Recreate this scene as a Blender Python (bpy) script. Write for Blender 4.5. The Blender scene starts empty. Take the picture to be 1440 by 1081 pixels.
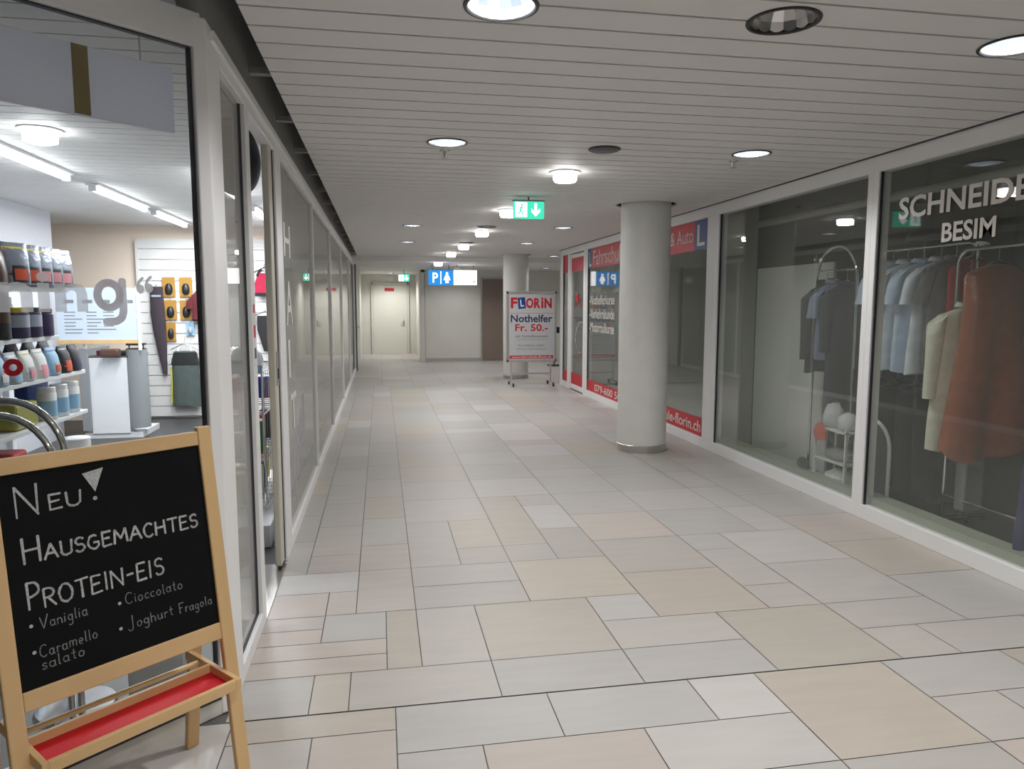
import bpy, bmesh, math, random
from mathutils import Vector, Matrix
random.seed(7)
SC = bpy.context.scene
COL = SC.collection
PI = math.pi

# ------------------------------------------------------------------ camera
CAM_H = 1.6
cam_d = bpy.data.cameras.new('camera')
cam = bpy.data.objects.new('camera', cam_d)
COL.objects.link(cam)
cam_d.sensor_width = 36.0
cam_d.lens = 36.0 * 1022.0 / 1440.0
cam_d.clip_end = 200
def _axes():
    f, cx, cy = 1022.0, 720.0, 540.5
    vy = Vector((535 - cx, -(428 - cy), -f)).normalized()
    vx = Vector((6431 - cx, -(435 - cy), -f))
    vx = (vx - vy * vx.dot(vy)).normalized()
    return vx, vy, vx.cross(vy)
vx, vy, vz = _axes()
cam.matrix_world = Matrix.Translation((0, 0, CAM_H)) @ Matrix((vx, vy, vz)).to_4x4()
SC.camera = cam

# ------------------------------------------------------------------ world, exposure
w = bpy.data.worlds.new('world'); SC.world = w; w.use_nodes = True
w.node_tree.nodes['Background'].inputs[0].default_value = (0.9, 0.95, 1.0, 1)
w.node_tree.nodes['Background'].inputs[1].default_value = 0.05
SC.view_settings.view_transform = 'Standard'
SC.view_settings.look = 'None'
SC.view_settings.exposure = 0.30
SC.view_settings.gamma = 1.0
SC.view_settings.use_curve_mapping = False
try:
    SC.cycles.use_denoising = True
    SC.cycles.max_bounces = 10
    SC.cycles.transparent_max_bounces = 24
    SC.cycles.sample_clamp_indirect = 6.0
    SC.cycles.caustics_reflective = False
except Exception:
    pass
P_DOWN, P_TUBE = 11.0, 37.0

# ------------------------------------------------------------------ materials
def s2l(c):
    return tuple((x / 12.92 if x <= .04045 else ((x + .055) / 1.055) ** 2.4) for x in c)
def rgb(r, g, b):
    return s2l((r / 255., g / 255., b / 255.))
MATS = {}
def mat(name, col, rough=.5, metal=0., spec=.5, noise=0., nscale=8., bump=0., bscale=40., coat=0., sheen=0., stretch=None):
    m = bpy.data.materials.new(name); m.use_nodes = True
    nt = m.node_tree; b = nt.nodes['Principled BSDF']
    b.inputs['Base Color'].default_value = (*col, 1)
    b.inputs['Roughness'].default_value = rough
    b.inputs['Metallic'].default_value = metal
    b.inputs['Specular IOR Level'].default_value = spec
    b.inputs['Coat Weight'].default_value = coat
    b.inputs['Sheen Weight'].default_value = sheen
    if noise or bump:
        tc = nt.nodes.new('ShaderNodeTexCoord'); src = tc.outputs['Object']
        if stretch:
            mp = nt.nodes.new('ShaderNodeMapping'); mp.inputs['Scale'].default_value = stretch
            nt.links.new(src, mp.inputs[0]); src = mp.outputs[0]
    if noise:
        n = nt.nodes.new('ShaderNodeTexNoise'); n.inputs['Scale'].default_value = nscale; n.inputs['Detail'].default_value = 5
        nt.links.new(src, n.inputs[0])
        r = nt.nodes.new('ShaderNodeMapRange')
        r.inputs[1].default_value = .3; r.inputs[2].default_value = .7
        r.inputs[3].default_value = 1 - noise; r.inputs[4].default_value = 1 + noise
        nt.links.new(n.outputs[0], r.inputs[0])
        mx = nt.nodes.new('ShaderNodeVectorMath'); mx.operation = 'SCALE'
        mx.inputs[0].default_value = col
        nt.links.new(r.outputs[0], mx.inputs['Scale'])
        nt.links.new(mx.outputs[0], b.inputs['Base Color'])
    if bump:
        n2 = nt.nodes.new('ShaderNodeTexNoise'); n2.inputs['Scale'].default_value = bscale
        nt.links.new(src, n2.inputs[0])
        bp = nt.nodes.new('ShaderNodeBump'); bp.inputs['Strength'].default_value = bump; bp.inputs['Distance'].default_value = .01
        nt.links.new(n2.outputs[0], bp.inputs['Height']); nt.links.new(bp.outputs[0], b.inputs['Normal'])
    MATS[name] = m
    return m
def emit(name, col, strength):
    m = bpy.data.materials.new(name); m.use_nodes = True
    nt = m.node_tree; nt.nodes.clear()
    e = nt.nodes.new('ShaderNodeEmission'); e.inputs[0].default_value = (*col, 1); e.inputs[1].default_value = strength
    o = nt.nodes.new('ShaderNodeOutputMaterial'); nt.links.new(e.outputs[0], o.inputs[0])
    MATS[name] = m
    return m
def translucent(name, col, f, clear=0.):
    m = bpy.data.materials.new(name); m.use_nodes = True
    nt = m.node_tree; nt.nodes.clear(); N = nt.nodes.new; L = nt.links.new
    a = N('ShaderNodeBsdfDiffuse'); a.inputs[0].default_value = (*col, 1)
    b = N('ShaderNodeBsdfTranslucent'); b.inputs[0].default_value = (*col, 1)
    mx = N('ShaderNodeMixShader'); mx.inputs[0].default_value = f; L(a.outputs[0], mx.inputs[1]); L(b.outputs[0], mx.inputs[2])
    if clear:
        tr = N('ShaderNodeBsdfTransparent'); m2 = N('ShaderNodeMixShader'); m2.inputs[0].default_value = clear
        L(mx.outputs[0], m2.inputs[1]); L(tr.outputs[0], m2.inputs[2]); mx = m2
    o = N('ShaderNodeOutputMaterial'); L(mx.outputs[0], o.inputs[0]); MATS[name] = m
    return m
def glass(name, tint=(1, 1, 1), f0=.04, body=None, bodyf=0.):
    """thin sheet: what lies behind, plus a Schlick mirror layer, plus an optional flat body colour"""
    m = bpy.data.materials.new(name); m.use_nodes = True
    nt = m.node_tree; nt.nodes.clear(); N = nt.nodes.new; L = nt.links.new
    tr = N('ShaderNodeBsdfTransparent'); tr.inputs[0].default_value = (*tint, 1)
    gl = N('ShaderNodeBsdfGlossy'); gl.inputs['Roughness'].default_value = 0.0
    lw = N('ShaderNodeLayerWeight'); lw.inputs[0].default_value = .5
    pw = N('ShaderNodeMath'); pw.operation = 'POWER'; pw.inputs[1].default_value = 5
    L(lw.outputs['Facing'], pw.inputs[0])
    ma = N('ShaderNodeMath'); ma.operation = 'MULTIPLY_ADD'; ma.inputs[1].default_value = 1 - f0; ma.inputs[2].default_value = f0
    L(pw.outputs[0], ma.inputs[0])
    base = tr.outputs[0]
    if body:
        df = N('ShaderNodeBsdfDiffuse'); df.inputs[0].default_value = (*body, 1)
        m1 = N('ShaderNodeMixShader'); m1.inputs[0].default_value = bodyf
        L(tr.outputs[0], m1.inputs[1]); L(df.outputs[0], m1.inputs[2]); base = m1.outputs[0]
    mx = N('ShaderNodeMixShader'); L(ma.outputs[0], mx.inputs[0]); L(base, mx.inputs[1]); L(gl.outputs[0], mx.inputs[2])
    o = N('ShaderNodeOutputMaterial'); L(mx.outputs[0], o.inputs[0])
    MATS[name] = m
    return m

mat('slat', (.78, .77, .755), .6, spec=.25)
mat('void', (.03, .03, .03), .9)
mat('frame', (.84, .84, .845), .38)
mat('frame_cream', (.60, .57, .48), .4)
mat('gasket', (.03, .03, .04), .5)
mat('wall_white', (.68, .67, .62), .6, noise=.03, nscale=3)
mat('wall_grey', (.70, .69, .64), .6, noise=.03, nscale=2)
mat('far_door', (.70, .70, .63), .35)
mat('fascia', (.42, .42, .40), .5, noise=.08, nscale=3)
mat('bracket', (.34, .34, .32), .5)
mat('steel', (.55, .54, .52), .3, metal=1.)
mat('chrome', (.80, .80, .82), .08, metal=1.)
mat('alu', (.62, .62, .62), .32, metal=.9)
mat('black_plastic', (.02, .02, .022), .4)
mat('dark_grey', (.085, .088, .095), .5)
mat('column_paint', (.75, .745, .715), .5, noise=.03, nscale=5, bump=.05, bscale=60)
mat('wood', rgb(214, 178, 128), .45, noise=.10, nscale=5, stretch=(1, 1, .12))
mat('wood_rail', rgb(210, 174, 126), .45, noise=.08, nscale=5)
mat('slate', (.0045, .0045, .005), .75, spec=.15, noise=.25, nscale=9)
mat('chalk', (.46, .46, .46), .9, spec=.1, noise=.28, nscale=160)
mat('chalk_faint', (.24, .24, .235), .9, spec=.1, noise=.35, nscale=160)
mat('red_paint', rgb(205, 18, 34), .55)
mat('sign_red', rgb(196, 26, 44), .4)
mat('sign_blue', rgb(28, 62, 132), .4)
mat('sign_white', (.78, .78, .78), .45)
mat('poster_white', (.52, .535, .55), .4)
mat('navy', rgb(30, 42, 86), .5)
mat('grey_text', (.22, .22, .24), .5)
mat('vinyl_white', (.72, .70, .66), .5)
translucent('vinyl_grey', (.86, .85, .88), .65, .30)
translucent('board_grey', (.88, .88, .95), .55)
mat('brown_strip', rgb(128, 108, 58), .6)
mat('slatwall', (.76, .74, .73), .5)
mat('peach', (.86, .72, .61), .6)
mat('lilac', (.50, .50, .55), .6)
mat('shop_floor', (.05, .05, .053), .5, noise=.12, nscale=5)
mat('white_lacquer', (.76, .77, .80), .3)
mat('grey_laminate', (.25, .265, .28), .4)
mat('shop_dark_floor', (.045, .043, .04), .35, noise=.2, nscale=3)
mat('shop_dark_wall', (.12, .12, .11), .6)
mat('room_grey', (.50, .51, .47), .6)
mat('partition_white', (.84, .86, .83), .5)
mat('sill', (.46, .48, .40), .4)
mat('rubber', (.03, .03, .03), .7)
mat('elevator', rgb(134, 120, 110), .22, spec=.6)
glass('glass_clear', (.97, .985, .975), .035)
glass('glass_right', (.955, .975, .96), .06, body=(.48, .51, .47), bodyf=.05)  # grey body paints a light veil over the dark interior
glass('glass_film', (.3, .3, .3), .06, body=(.38, .385, .365), bodyf=.97)
glass('glass_mid', (.955, .975, .96), .105, body=(.48, .51, .47), bodyf=.045)  # body again a painted pale veil, slightly thinner
glass('glass_tinted', (.9, .9, .89), .06, body=(.42, .42, .40), bodyf=.33)
def cloth(name, col, rough=.8, coat=0.):
    return mat(name, col, rough, noise=.10, nscale=14, bump=.25, bscale=60, coat=coat, sheen=.1)
cloth('shirt_blue', rgb(206, 222, 246)); cloth('shirt_pale', rgb(232, 238, 248)); cloth('shirt_grey', rgb(150, 148, 154))
cloth('cloth_red', rgb(180, 32, 44)); cloth('cloth_cream', rgb(226, 224, 206)); cloth('cloth_brown', rgb(158, 86, 58), .24, coat=.8)
cloth('cloth_black', (.012, .012, .014)); cloth('cloth_charcoal', (.035, .036, .042)); cloth('cloth_steel', rgb(142, 154, 182))
cloth('cloth_navy', rgb(34, 40, 96)); cloth('cloth_darkgrey', rgb(62, 64, 70)); cloth('cloth_green_grey', rgb(74, 84, 82))
cloth('cloth_pink', rgb(168, 22, 62)); cloth('cloth_white', (.75, .75, .77)); cloth('cloth_darkred', rgb(96, 24, 34))
cloth('cloth_yellow', rgb(206, 200, 60)); cloth('cloth_plum', rgb(60, 48, 58)); cloth('plastic_bag', (.62, .64, .66), .2, coat=.8)
for nm, c in dict(purple=rgb(52, 40, 84), gold=rgb(176, 132, 58), yellow=rgb(214, 196, 60), skyblue=rgb(70, 120, 190), silver=rgb(170, 176, 190), pink=rgb(226, 150, 160),
                  orange=rgb(214, 84, 50), white=(.8, .8, .8), redpack=rgb(190, 40, 50), olive=rgb(150, 146, 60), black=(.02, .02, .025), brownpack=rgb(88, 60, 50), bluepack=rgb(40, 70, 150), paleblue=rgb(150, 190, 220), green=rgb(80, 130, 70)).items():
    mat('p_' + nm, c, .35)
mat('board_blue', (.60, .68, .80), .4)
mat('foil', rgb(150, 156, 170), .25, metal=.6, bump=.5, bscale=25)

# floor tiles: tint per tile from a colour attribute, veins along the corridor's cross direction
def floor_mat():
    m = bpy.data.materials.new('floor_tile'); m.use_nodes = True
    nt = m.node_tree; b = nt.nodes['Principled BSDF']; N = nt.nodes.new; L = nt.links.new
    at = N('ShaderNodeVertexColor'); at.layer_name = 'tint'
    tc = N('ShaderNodeTexCoord'); mp = N('ShaderNodeMapping'); mp.inputs['Scale'].default_value = (1.2, 7.0, 1)
    L(tc.outputs['Object'], mp.inputs[0])
    n = N('ShaderNodeTexNoise'); n.inputs['Scale'].default_value = 2.2; n.inputs['Detail'].default_value = 6; L(mp.outputs[0], n.inputs[0])
    r = N('ShaderNodeMapRange'); r.inputs[1].default_value = .3; r.inputs[2].default_value = .7; r.inputs[3].default_value = .96; r.inputs[4].default_value = 1.035
    L(n.outputs[0], r.inputs[0])
    sc = N('ShaderNodeVectorMath'); sc.operation = 'SCALE'; L(at.outputs[0], sc.inputs[0]); L(r.outputs[0], sc.inputs['Scale'])
    L(sc.outputs[0], b.inputs['Base Color'])
    b.inputs['Specular IOR Level'].default_value = .42
    r2 = N('ShaderNodeMapRange'); r2.inputs[3].default_value = .40; r2.inputs[4].default_value = .46
    L(n.outputs[0], r2.inputs[0]); L(r2.outputs[0], b.inputs['Roughness'])
    MATS['floor_tile'] = m
floor_mat()
emit('e_lamp', (1.0, .985, .975), 160.0)
emit('e_lamp_side', (1.0, .985, .975), 14.0)
emit('e_bulb', (.88, .94, 1.0), 6.0)
emit('e_tube', (.93, .96, 1.0), 16.0)
emit('e_green', (.06, .72, .46), 1.0)
emit('e_white', (1., 1., 1.), 1.6)
emit('e_pblue', (.02, .22, .62), 1.2)
emit('e_signwhite', (1.0, .95, .98), 1.9)
emit('e_signred', (.8, .05, .08), 1.0)
mat('reflector_lit', (.80, .86, .98), .22, metal=1.)
mat('reflector_dim', (.70, .68, .66), .25, metal=1.)
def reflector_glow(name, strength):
    """lit facetted reflector: even bluish emission stands in for the lamp light it would mirror"""
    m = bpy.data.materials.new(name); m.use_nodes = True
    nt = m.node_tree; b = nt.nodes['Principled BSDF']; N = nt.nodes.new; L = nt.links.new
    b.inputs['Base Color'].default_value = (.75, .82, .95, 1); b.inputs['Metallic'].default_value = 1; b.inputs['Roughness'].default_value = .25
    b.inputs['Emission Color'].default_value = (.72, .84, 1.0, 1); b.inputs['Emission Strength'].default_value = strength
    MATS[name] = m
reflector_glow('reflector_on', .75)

# ------------------------------------------------------------------ mesh builder
class MB:
    def __init__(s):
        s.v = []; s.f = []; s.m = []; s.sm = []
    def add(s, vs, fs, mi=0, smooth=False, M=None):
        o = len(s.v)
        for p in vs:
            p = Vector(p)
            s.v.append(M @ p if M is not None else p)
        for f in fs:
            s.f.append([o + i for i in f]); s.m.append(mi); s.sm.append(smooth)
        return s
    def box(s, a, b, mi=0, M=None):
        x0, y0, z0 = (min(a[i], b[i]) for i in range(3)); x1, y1, z1 = (max(a[i], b[i]) for i in range(3))
        vs = [(x0, y0, z0), (x1, y0, z0), (x1, y1, z0), (x0, y1, z0), (x0, y0, z1), (x1, y0, z1), (x1, y1, z1), (x0, y1, z1)]
        return s.add(vs, [(0, 3, 2, 1), (4, 5, 6, 7), (0, 1, 5, 4), (1, 2, 6, 5), (2, 3, 7, 6), (3, 0, 4, 7)], mi, False, M)
    def beam(s, p, q, wx, wy, up=(0, 0, 1), mi=0):
        p = Vector(p); q = Vector(q); d = (q - p); L = d.length; d.normalize()
        x = Vector(up).cross(d)
        if x.length < 1e-5: x = Vector((1, 0, 0)).cross(d)
        x.normalize(); y = d.cross(x)
        M = Matrix((x, y, d)).transposed().to_4x4(); M.translation = p
        return s.box((-wx / 2, -wy / 2, 0), (wx / 2, wy / 2, L), mi, M)
    def loft(s, rings, mi=0, smooth=True, cap0=True, cap1=True, closed=True, M=None):
        n = len(rings[0]); vs = [p for r in rings for p in r]; fs = []
        for i in range(len(rings) - 1):
            for j in range(n if closed else n - 1):
                a = i * n + j; b = i * n + (j + 1) % n
                fs.append((a, b, b + n, a + n))
        s.add(vs, fs, mi, smooth, M)
        if cap0: s.add(rings[0], [tuple(reversed(range(n)))], mi, False, M)
        if cap1: s.add(rings[-1], [tuple(range(n))], mi, False, M)
        return s
    def tube(s, path, r, seg=10, mi=0, M=None, cap=True):
        path = [Vector(p) for p in path]; rings = []; prev = None
        for i, p in enumerate(path):
            d = (path[min(i + 1, len(path) - 1)] - path[max(i - 1, 0)]).normalized()
            if prev is None:
                x = d.orthogonal().normalized()
            else:
                x = (prev - d * prev.dot(d)).normalized()
            prev = x; y = d.cross(x)
            rr = r[i] if isinstance(r, (list, tuple)) else r
            rings.append([p + (x * math.cos(2 * PI * k / seg) + y * math.sin(2 * PI * k / seg)) * rr for k in range(seg)])
        return s.loft(rings, mi, True, cap, cap, True, M)
    def lathe(s, prof, c=(0, 0, 0), seg=32, mi=0, M=None, cap0=False, cap1=False):
        rings = [[(c[0] + r * math.cos(2 * PI * k / seg), c[1] + r * math.sin(2 * PI * k / seg), c[2] + z) for k in range(seg)] for r, z in prof]
        return s.loft(rings, mi, True, cap0, cap1, True, M)
    def prism(s, poly, d0, d1, mi=0, M=None):
        n = len(poly); vs = [(x, y, d0) for x, y in poly] + [(x, y, d1) for x, y in poly]
        fs = [tuple(reversed(range(n))), tuple(range(n, 2 * n))] + [(i, (i + 1) % n, (i + 1) % n + n, i + n) for i in range(n)]
        return s.add(vs, fs, mi, False, M)
    def disc(s, c, r, z0, z1, seg=20, mi=0, M=None):
        return s.prism([(c[0] + r * math.cos(2 * PI * k / seg), c[1] + r * math.sin(2 * PI * k / seg)) for k in range(seg)], z0, z1, mi, M)
    def ribbon(s, path, wd, z=0., th=.0006, mi=0, M=None, jit=0.):
        """flat stroke with round-ish ends"""
        path = [Vector((p[0], p[1], 0)) for p in path]
        for i in range(len(path) - 1):
            a, b = path[i], path[i + 1]; d = b - a
            if d.length < 1e-6: continue
            d.normalize(); n = Vector((-d.y, d.x, 0)); w1 = wd * (1 + random.uniform(-jit, jit)) / 2; w2 = wd * (1 + random.uniform(-jit, jit)) / 2
            e = d * wd * .3
            pl = [a - e * 1 - n * w1 * .6, b + e - n * w2 * .6, b + e * .4 - n * w2, b + e * .4 + n * w2, b + e + n * w2 * .6, a - e + n * w1 * .6]
            pl = [a - e - n * w1 * .55, a - n * w1, b - n * w2, b + e - n * w2 * .55, b + e + n * w2 * .55, b + n * w2, a + n * w1, a - e + n * w1 * .55]
            s.prism([(p.x, p.y) for p in pl], z, z + th, mi, M)
        return s
    def build(s, name, mats, parent=None, loc=None, bevel=0., ang=35, matrix=None):
        me = bpy.data.meshes.new(name)
        me.from_pydata([tuple(v) for v in s.v], [], s.f)
        if not isinstance(mats, (list, tuple)): mats = [mats]
        for m in mats: me.materials.append(MATS[m] if isinstance(m, str) else m)
        me.polygons.foreach_set('material_index', s.m); me.polygons.foreach_set('use_smooth', s.sm)
        bm = bmesh.new(); bm.from_mesh(me)
        if not bevel: bmesh.ops.remove_doubles(bm, verts=bm.verts, dist=1e-6)
        bmesh.ops.recalc_face_normals(bm, faces=bm.faces)
        bm.to_mesh(me); bm.free()
        if any(s.sm): me.set_sharp_from_angle(angle=math.radians(ang))
        me.update()
        o = bpy.data.objects.new(name, me); COL.objects.link(o)
        if parent is not None: o.parent = parent
        if loc is not None: o.location = loc
        if matrix is not None: o.matrix_world = matrix
        if bevel:
            b = o.modifiers.new('bevel', 'BEVEL'); b.width = bevel; b.segments = 2; b.limit_method = 'ANGLE'; b.angle_limit = math.radians(50)
        return o

def tag(o, label=None, cat=None, group=None, kind=None):
    if label: o['label'] = label
    if cat: o['category'] = cat
    if group: o['group'] = group
    if kind: o['kind'] = kind
    return o
def empty(name, loc=(0, 0, 0), rz=0.):
    o = bpy.data.objects.new(name, None); COL.objects.link(o)
    o.location = loc; o.rotation_euler = (0, 0, rz); o.empty_display_size = .1
    return o
def thing(name, label, cat, loc=(0, 0, 0), rz=0., group=None):
    return tag(empty(name, loc, rz), label, cat, group)
def struct(o, label=None):
    o['kind'] = 'structure'
    if label: o['label'] = label
    return o
def sroot(name, loc=(0, 0, 0), rz=0., label=None):
    return struct(empty(name, loc, rz), label)
def copy_tree(o, parent=None):
    c = o.copy(); COL.objects.link(c)
    if parent is not None: c.parent = parent
    for ch in list(o.children): copy_tree(ch, c)
    return c

_tc = {}
def text_geo(s, bold=0.):
    k = (s, bold)
    if k not in _tc:
        cu = bpy.data.curves.new('lettering_curve', 'FONT'); cu.body = s; cu.offset = bold; cu.resolution_u = 3
        ob = bpy.data.objects.new('lettering_curve', cu); COL.objects.link(ob)
        bpy.context.view_layer.update()
        me = bpy.data.meshes.new_from_object(ob)
        vs = [v.co.copy() for v in me.vertices]; fs = [tuple(p.vertices) for p in me.polygons]
        bpy.data.objects.remove(ob); bpy.data.curves.remove(cu); bpy.data.meshes.remove(me)
        x0 = min(v.x for v in vs); x1 = max(v.x for v in vs); y0 = min(v.y for v in vs); y1 = max(v.y for v in vs)
        _tc[k] = (vs, fs, x0, x1, y0, y1)
    return _tc[k]
def put_text(mb, s, x, y, wd, ht, M=None, mi=0, z=0., th=.0012, bold=0.):
    """fit the lettering's bounding box into (x, y, wd, ht) of the local XY plane; thin raised lettering"""
    vs, fs, x0, x1, y0, y1 = text_geo(s, bold)
    sx = wd / max(x1 - x0, 1e-6); sy = ht / max(y1 - y0, 1e-6)
    top = [Vector((x + (v.x - x0) * sx, y + (v.y - y0) * sy, z + th)) for v in vs]
    mb.add(top, fs, mi, False, M)
    edges = {}
    for f in fs:
        for i in range(len(f)):
            e = (f[i], f[(i + 1) % len(f)]); k = (min(e), max(e)); edges[k] = edges.get(k, 0) + 1
    bot = [Vector((p.x, p.y, z)) for p in top]; n = len(top)
    mb.add(top + bot, [(a, b, b + n, a + n) for (a, b), c in edges.items() if c == 1], mi, False, M)
def plane_M(o, x, y):
    x = Vector(x).normalized(); y = Vector(y).normalized(); z = x.cross(y)
    M = Matrix((x, y, z)).transposed().to_4x4(); M.translation = Vector(o)
    return M

# ------------------------------------------------------------------ dimensions
XL, XR, ZC = -0.60, 3.545, 2.668
YC = 2.681                 # a slat joint of the ceiling
PITCH = .1905
Z_END = 2.56
Y_STEP = YC + PITCH * 73   # where the slatted ceiling ends
Y_FAR, X_ALC = 20.6, 1.13
BACK = -3.2

# ------------------------------------------------------------------ floor
U = .1545
def build_floor():
    tiles = []      # x0, x1, y0, y1, colour key
    GREY, TAN, PINK, LIGHT = 'g', 't', 'p', 'l'
    hand_up = [(-4, -2, 0, 2, 'g'), (-2, -1, 0, 2, 't'), (-1, 3, 0, 2, 'g'), (3, 7, 0, 2, 'g'), (7, 11, 0, 2, 'g'), (11, 15, 0, 4, 't'), (15, 17, 0, 2, 'g'), (17, 21, 0, 2, 'g'),
               (3, 7, 2, 6, 't'), (1, 3, 2, 6, 'g'), (0, 1, 2, 6, 't'), (-4, 0, 2, 3, 'p'), (-4, 0, 3, 4, 'p'), (-2, 0, 4, 6, 'g'), (-4, -2, 4, 5, 'p'), (-4, -2, 5, 6, 'p'),
               (7, 11, 2, 4, 'g'), (7, 9, 4, 6, 'l'), (9, 13, 4, 8, 't'), (15, 19, 2, 4, 'g'), (-2, -1, 6, 8, 'p'), (-1, 1, 6, 10, 'p'), (1, 5, 6, 8, 'g'), (1, 5, 8, 10, 'g'),
               (5, 9, 6, 10, 't'), (-1, 1, 10, 13, 'p'), (-3, -1, 10, 12, 'p'), (1, 3, 10, 16, 'g'), (3, 5, 10, 12, 'g'), (7, 9, 10, 14, 'g'), (5, 7, 12, 20, 't'), (-4, -2, 6, 8, 'p'), (13, 15, 4, 6, 'g')]
    hand_dn = [(0, 4, -2, 0, 'g'), (4, 8, -2, 0, 'g'), (8, 10, -2, 0, 'l'), (10, 14, -4, 0, 't'), (6, 10, -4, -2, 'l'), (14, 18, -2, 0, 'g'), (14, 16, -4, -2, 'g'), (16, 20, -4, -2, 'g'),
               (2, 6, -4, -2, 'p'), (0, 2, -4, -2, 'g'), (-4, 0, -1, 0, 't'), (-2, 0, -3, -1, 'p'), (-4, -2, -3, -1, 'g')]
    rnd = random.Random(11)
    def fill(hand, xoff, k0, k1, r0, r1, yoff):
        occ = {}
        def place(a, b, c, d, col):
            for i in range(a, b):
                for j in range(c, d): occ[(i, j)] = 1
            tiles.append((xoff + a * U, xoff + b * U, yoff + c * U, yoff + d * U, col))
        for t in hand: place(*t)
        shapes = [(4, 2), (4, 2), (4, 4), (2, 2), (3, 2), (2, 4), (4, 1), (1, 2), (2, 1), (1, 4), (1, 1)]
        for j in range(r0, r1):
            for i in range(k0, k1):
                if (i, j) in occ: continue
                opts = shapes[:]; rnd.shuffle(opts); opts.append((1, 1)); opts.sort(key=lambda s: -(s[0] * s[1]) * rnd.uniform(.35, 1))
                for (a, b) in opts:
                    if i + a > k1 or j + b > r1: continue
                    if any((i + p, j + q) in occ for p in range(a) for q in range(b)): continue
                    place(i, i + a, j, j + b, rnd.choice('gggggltpggg')); break
    fill(hand_up, 0.0, -4, 24, 0, 76, 2.79)
    fill(hand_up[:0], 0.0, 24, 45, 72, 76 + 42, 2.79)
    fill([], 0.0, -4, 24, 76, 138, 2.79)
    fill(hand_dn, 0.03, -14, 24, -40, 0, 2.785)
    base = dict(g=(.44, .422, .402), t=(.455, .418, .368), p=(.465, .422, .39), l=(.495, .48, .465))
    mb = MB(); cols = []
    g = .0022
    for x0, x1, y0, y1, c in tiles:
        k = base[c]; f = rnd.uniform(.95, 1.05); h = rnd.uniform(-.006, .008)
        mb.add([(x0 + g, y0 + g, 0), (x1 - g, y0 + g, 0), (x1 - g, y1 - g, 0), (x0 + g, y1 - g, 0)], [(0, 1, 2, 3)])
        cols.append((k[0] * f + h, k[1] * f, k[2] * f - h))
    nt = len(tiles)
    mb.add([(-4.2, BACK - .8, -.004), (7.2, BACK - .8, -.004), (7.2, 24.2, -.004), (-4.2, 24.2, -.004)], [(0, 1, 2, 3)])
    cols.append((.12, .115, .112))
    me = bpy.data.meshes.new('floor')
    me.from_pydata([tuple(v) for v in mb.v], [], mb.f)
    ca = me.color_attributes.new('tint', 'FLOAT_COLOR', 'CORNER')
    li = 0
    for pi, p in enumerate(me.polygons):
        for _ in p.loop_indices:
            ca.data[li].color = (*cols[pi], 1); li += 1
    me.materials.append(MATS['floor_tile'])
    o = bpy.data.objects.new('floor', me); COL.objects.link(o); struct(o)
build_floor()

# ------------------------------------------------------------------ downlight positions (x, y, state)
DOWN = [(.447, 2.71, 'on'), (1.52, 2.655, 'off'), (2.60, 2.72, 'on'), (.455, 4.96, 'on'), (2.616, 4.93, 'on'),
        (.45, 10.14, 'on'), (2.53, 10.03, 'on'), (.476, 12.78, 'on'), (2.545, 12.68, 'on'), (3.80, 15.9, 'on'),
        (1.46, 10.1, 'off'), (1.48, 12.74, 'off'), (.33, 22.9, 'on'), (4.3, 18.9, 'on'), (2.0, 19.4, 'on'),  # last one added out of sight to brighten the far wall
        (.447, .40, 'on'), (2.60, .40, 'on'), (.447, -1.9, 'on'), (2.60, -1.9, 'on')]  # unseen rows added behind the viewer to light the near corridor
LAMPS = [(1.49, .30), (1.49, -2.1), (1.49, 5.86), (1.45, 8.30), (1.475, 10.68), (1.49, 13.2), (1.465, 15.3), (1.31, 16.75)]  # first two are unseen, added behind the viewer for their light
DR = .128

# ------------------------------------------------------------------ ceiling
def build_ceiling():
    mb = MB()
    k0 = int((BACK - YC) / PITCH) - 1
    for k in range(k0, 73):
        y = YC + k * PITCH
        x1 = XR if y < 14.1 else 6.6
        mb.box((-.485, y + .008, ZC), (x1, y + PITCH - .008, ZC + .018))
    o = mb.build('ceiling', 'slat')
    cut = MB()
    for x, y, st in DOWN:
        if y < Y_STEP: cut.disc((x, y), DR - .004, ZC - .05, ZC + .1, 32)
    for x, y in ((2.84, 7.62), (2.90, 15.65)): cut.disc((x, y), .325, ZC - .05, ZC + .1, 40)
    co = cut.build('ceiling_cut', 'slat')
    md = o.modifiers.new('cut', 'BOOLEAN'); md.operation = 'DIFFERENCE'; md.solver = 'EXACT'; md.object = co
    bpy.context.view_layer.update()
    dg = bpy.context.evaluated_depsgraph_get()
    me = bpy.data.meshes.new_from_object(o.evaluated_get(dg))
    o.modifiers.clear(); old = o.data; o.data = me
    bpy.data.objects.remove(co)
    struct(o)
    v = MB().box((-.75, BACK - .3, 3.12), (6.7, Y_STEP, 3.16)).build('ceiling_void', 'void'); struct(v)
    p = MB()
    p.box((-.75, Y_STEP, Z_END), (6.7, 24.4, Z_END + .06))
    struct(MB().box((-.75, Y_STEP, Z_END + .06), (6.7, Y_STEP + .05, 3.14)).build('trim_8', 'slat'))
    o = p.build('ceiling_end', 'slat'); struct(o)
    cut = MB()
    for x, y, st in DOWN:
        if y > Y_STEP: cut.disc((x, y), DR - .004, 2.4, 2.8, 32)
    co = cut.build('ceiling_cut', 'slat')
    md = o.modifiers.new('cut', 'BOOLEAN'); md.operation = 'DIFFERENCE'; md.solver = 'EXACT'; md.object = co
    bpy.context.view_layer.update()
    me = bpy.data.meshes.new_from_object(o.evaluated_get(bpy.context.evaluated_depsgraph_get()))
    o.modifiers.clear(); o.data = me; bpy.data.objects.remove(co)
build_ceiling()

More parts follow.
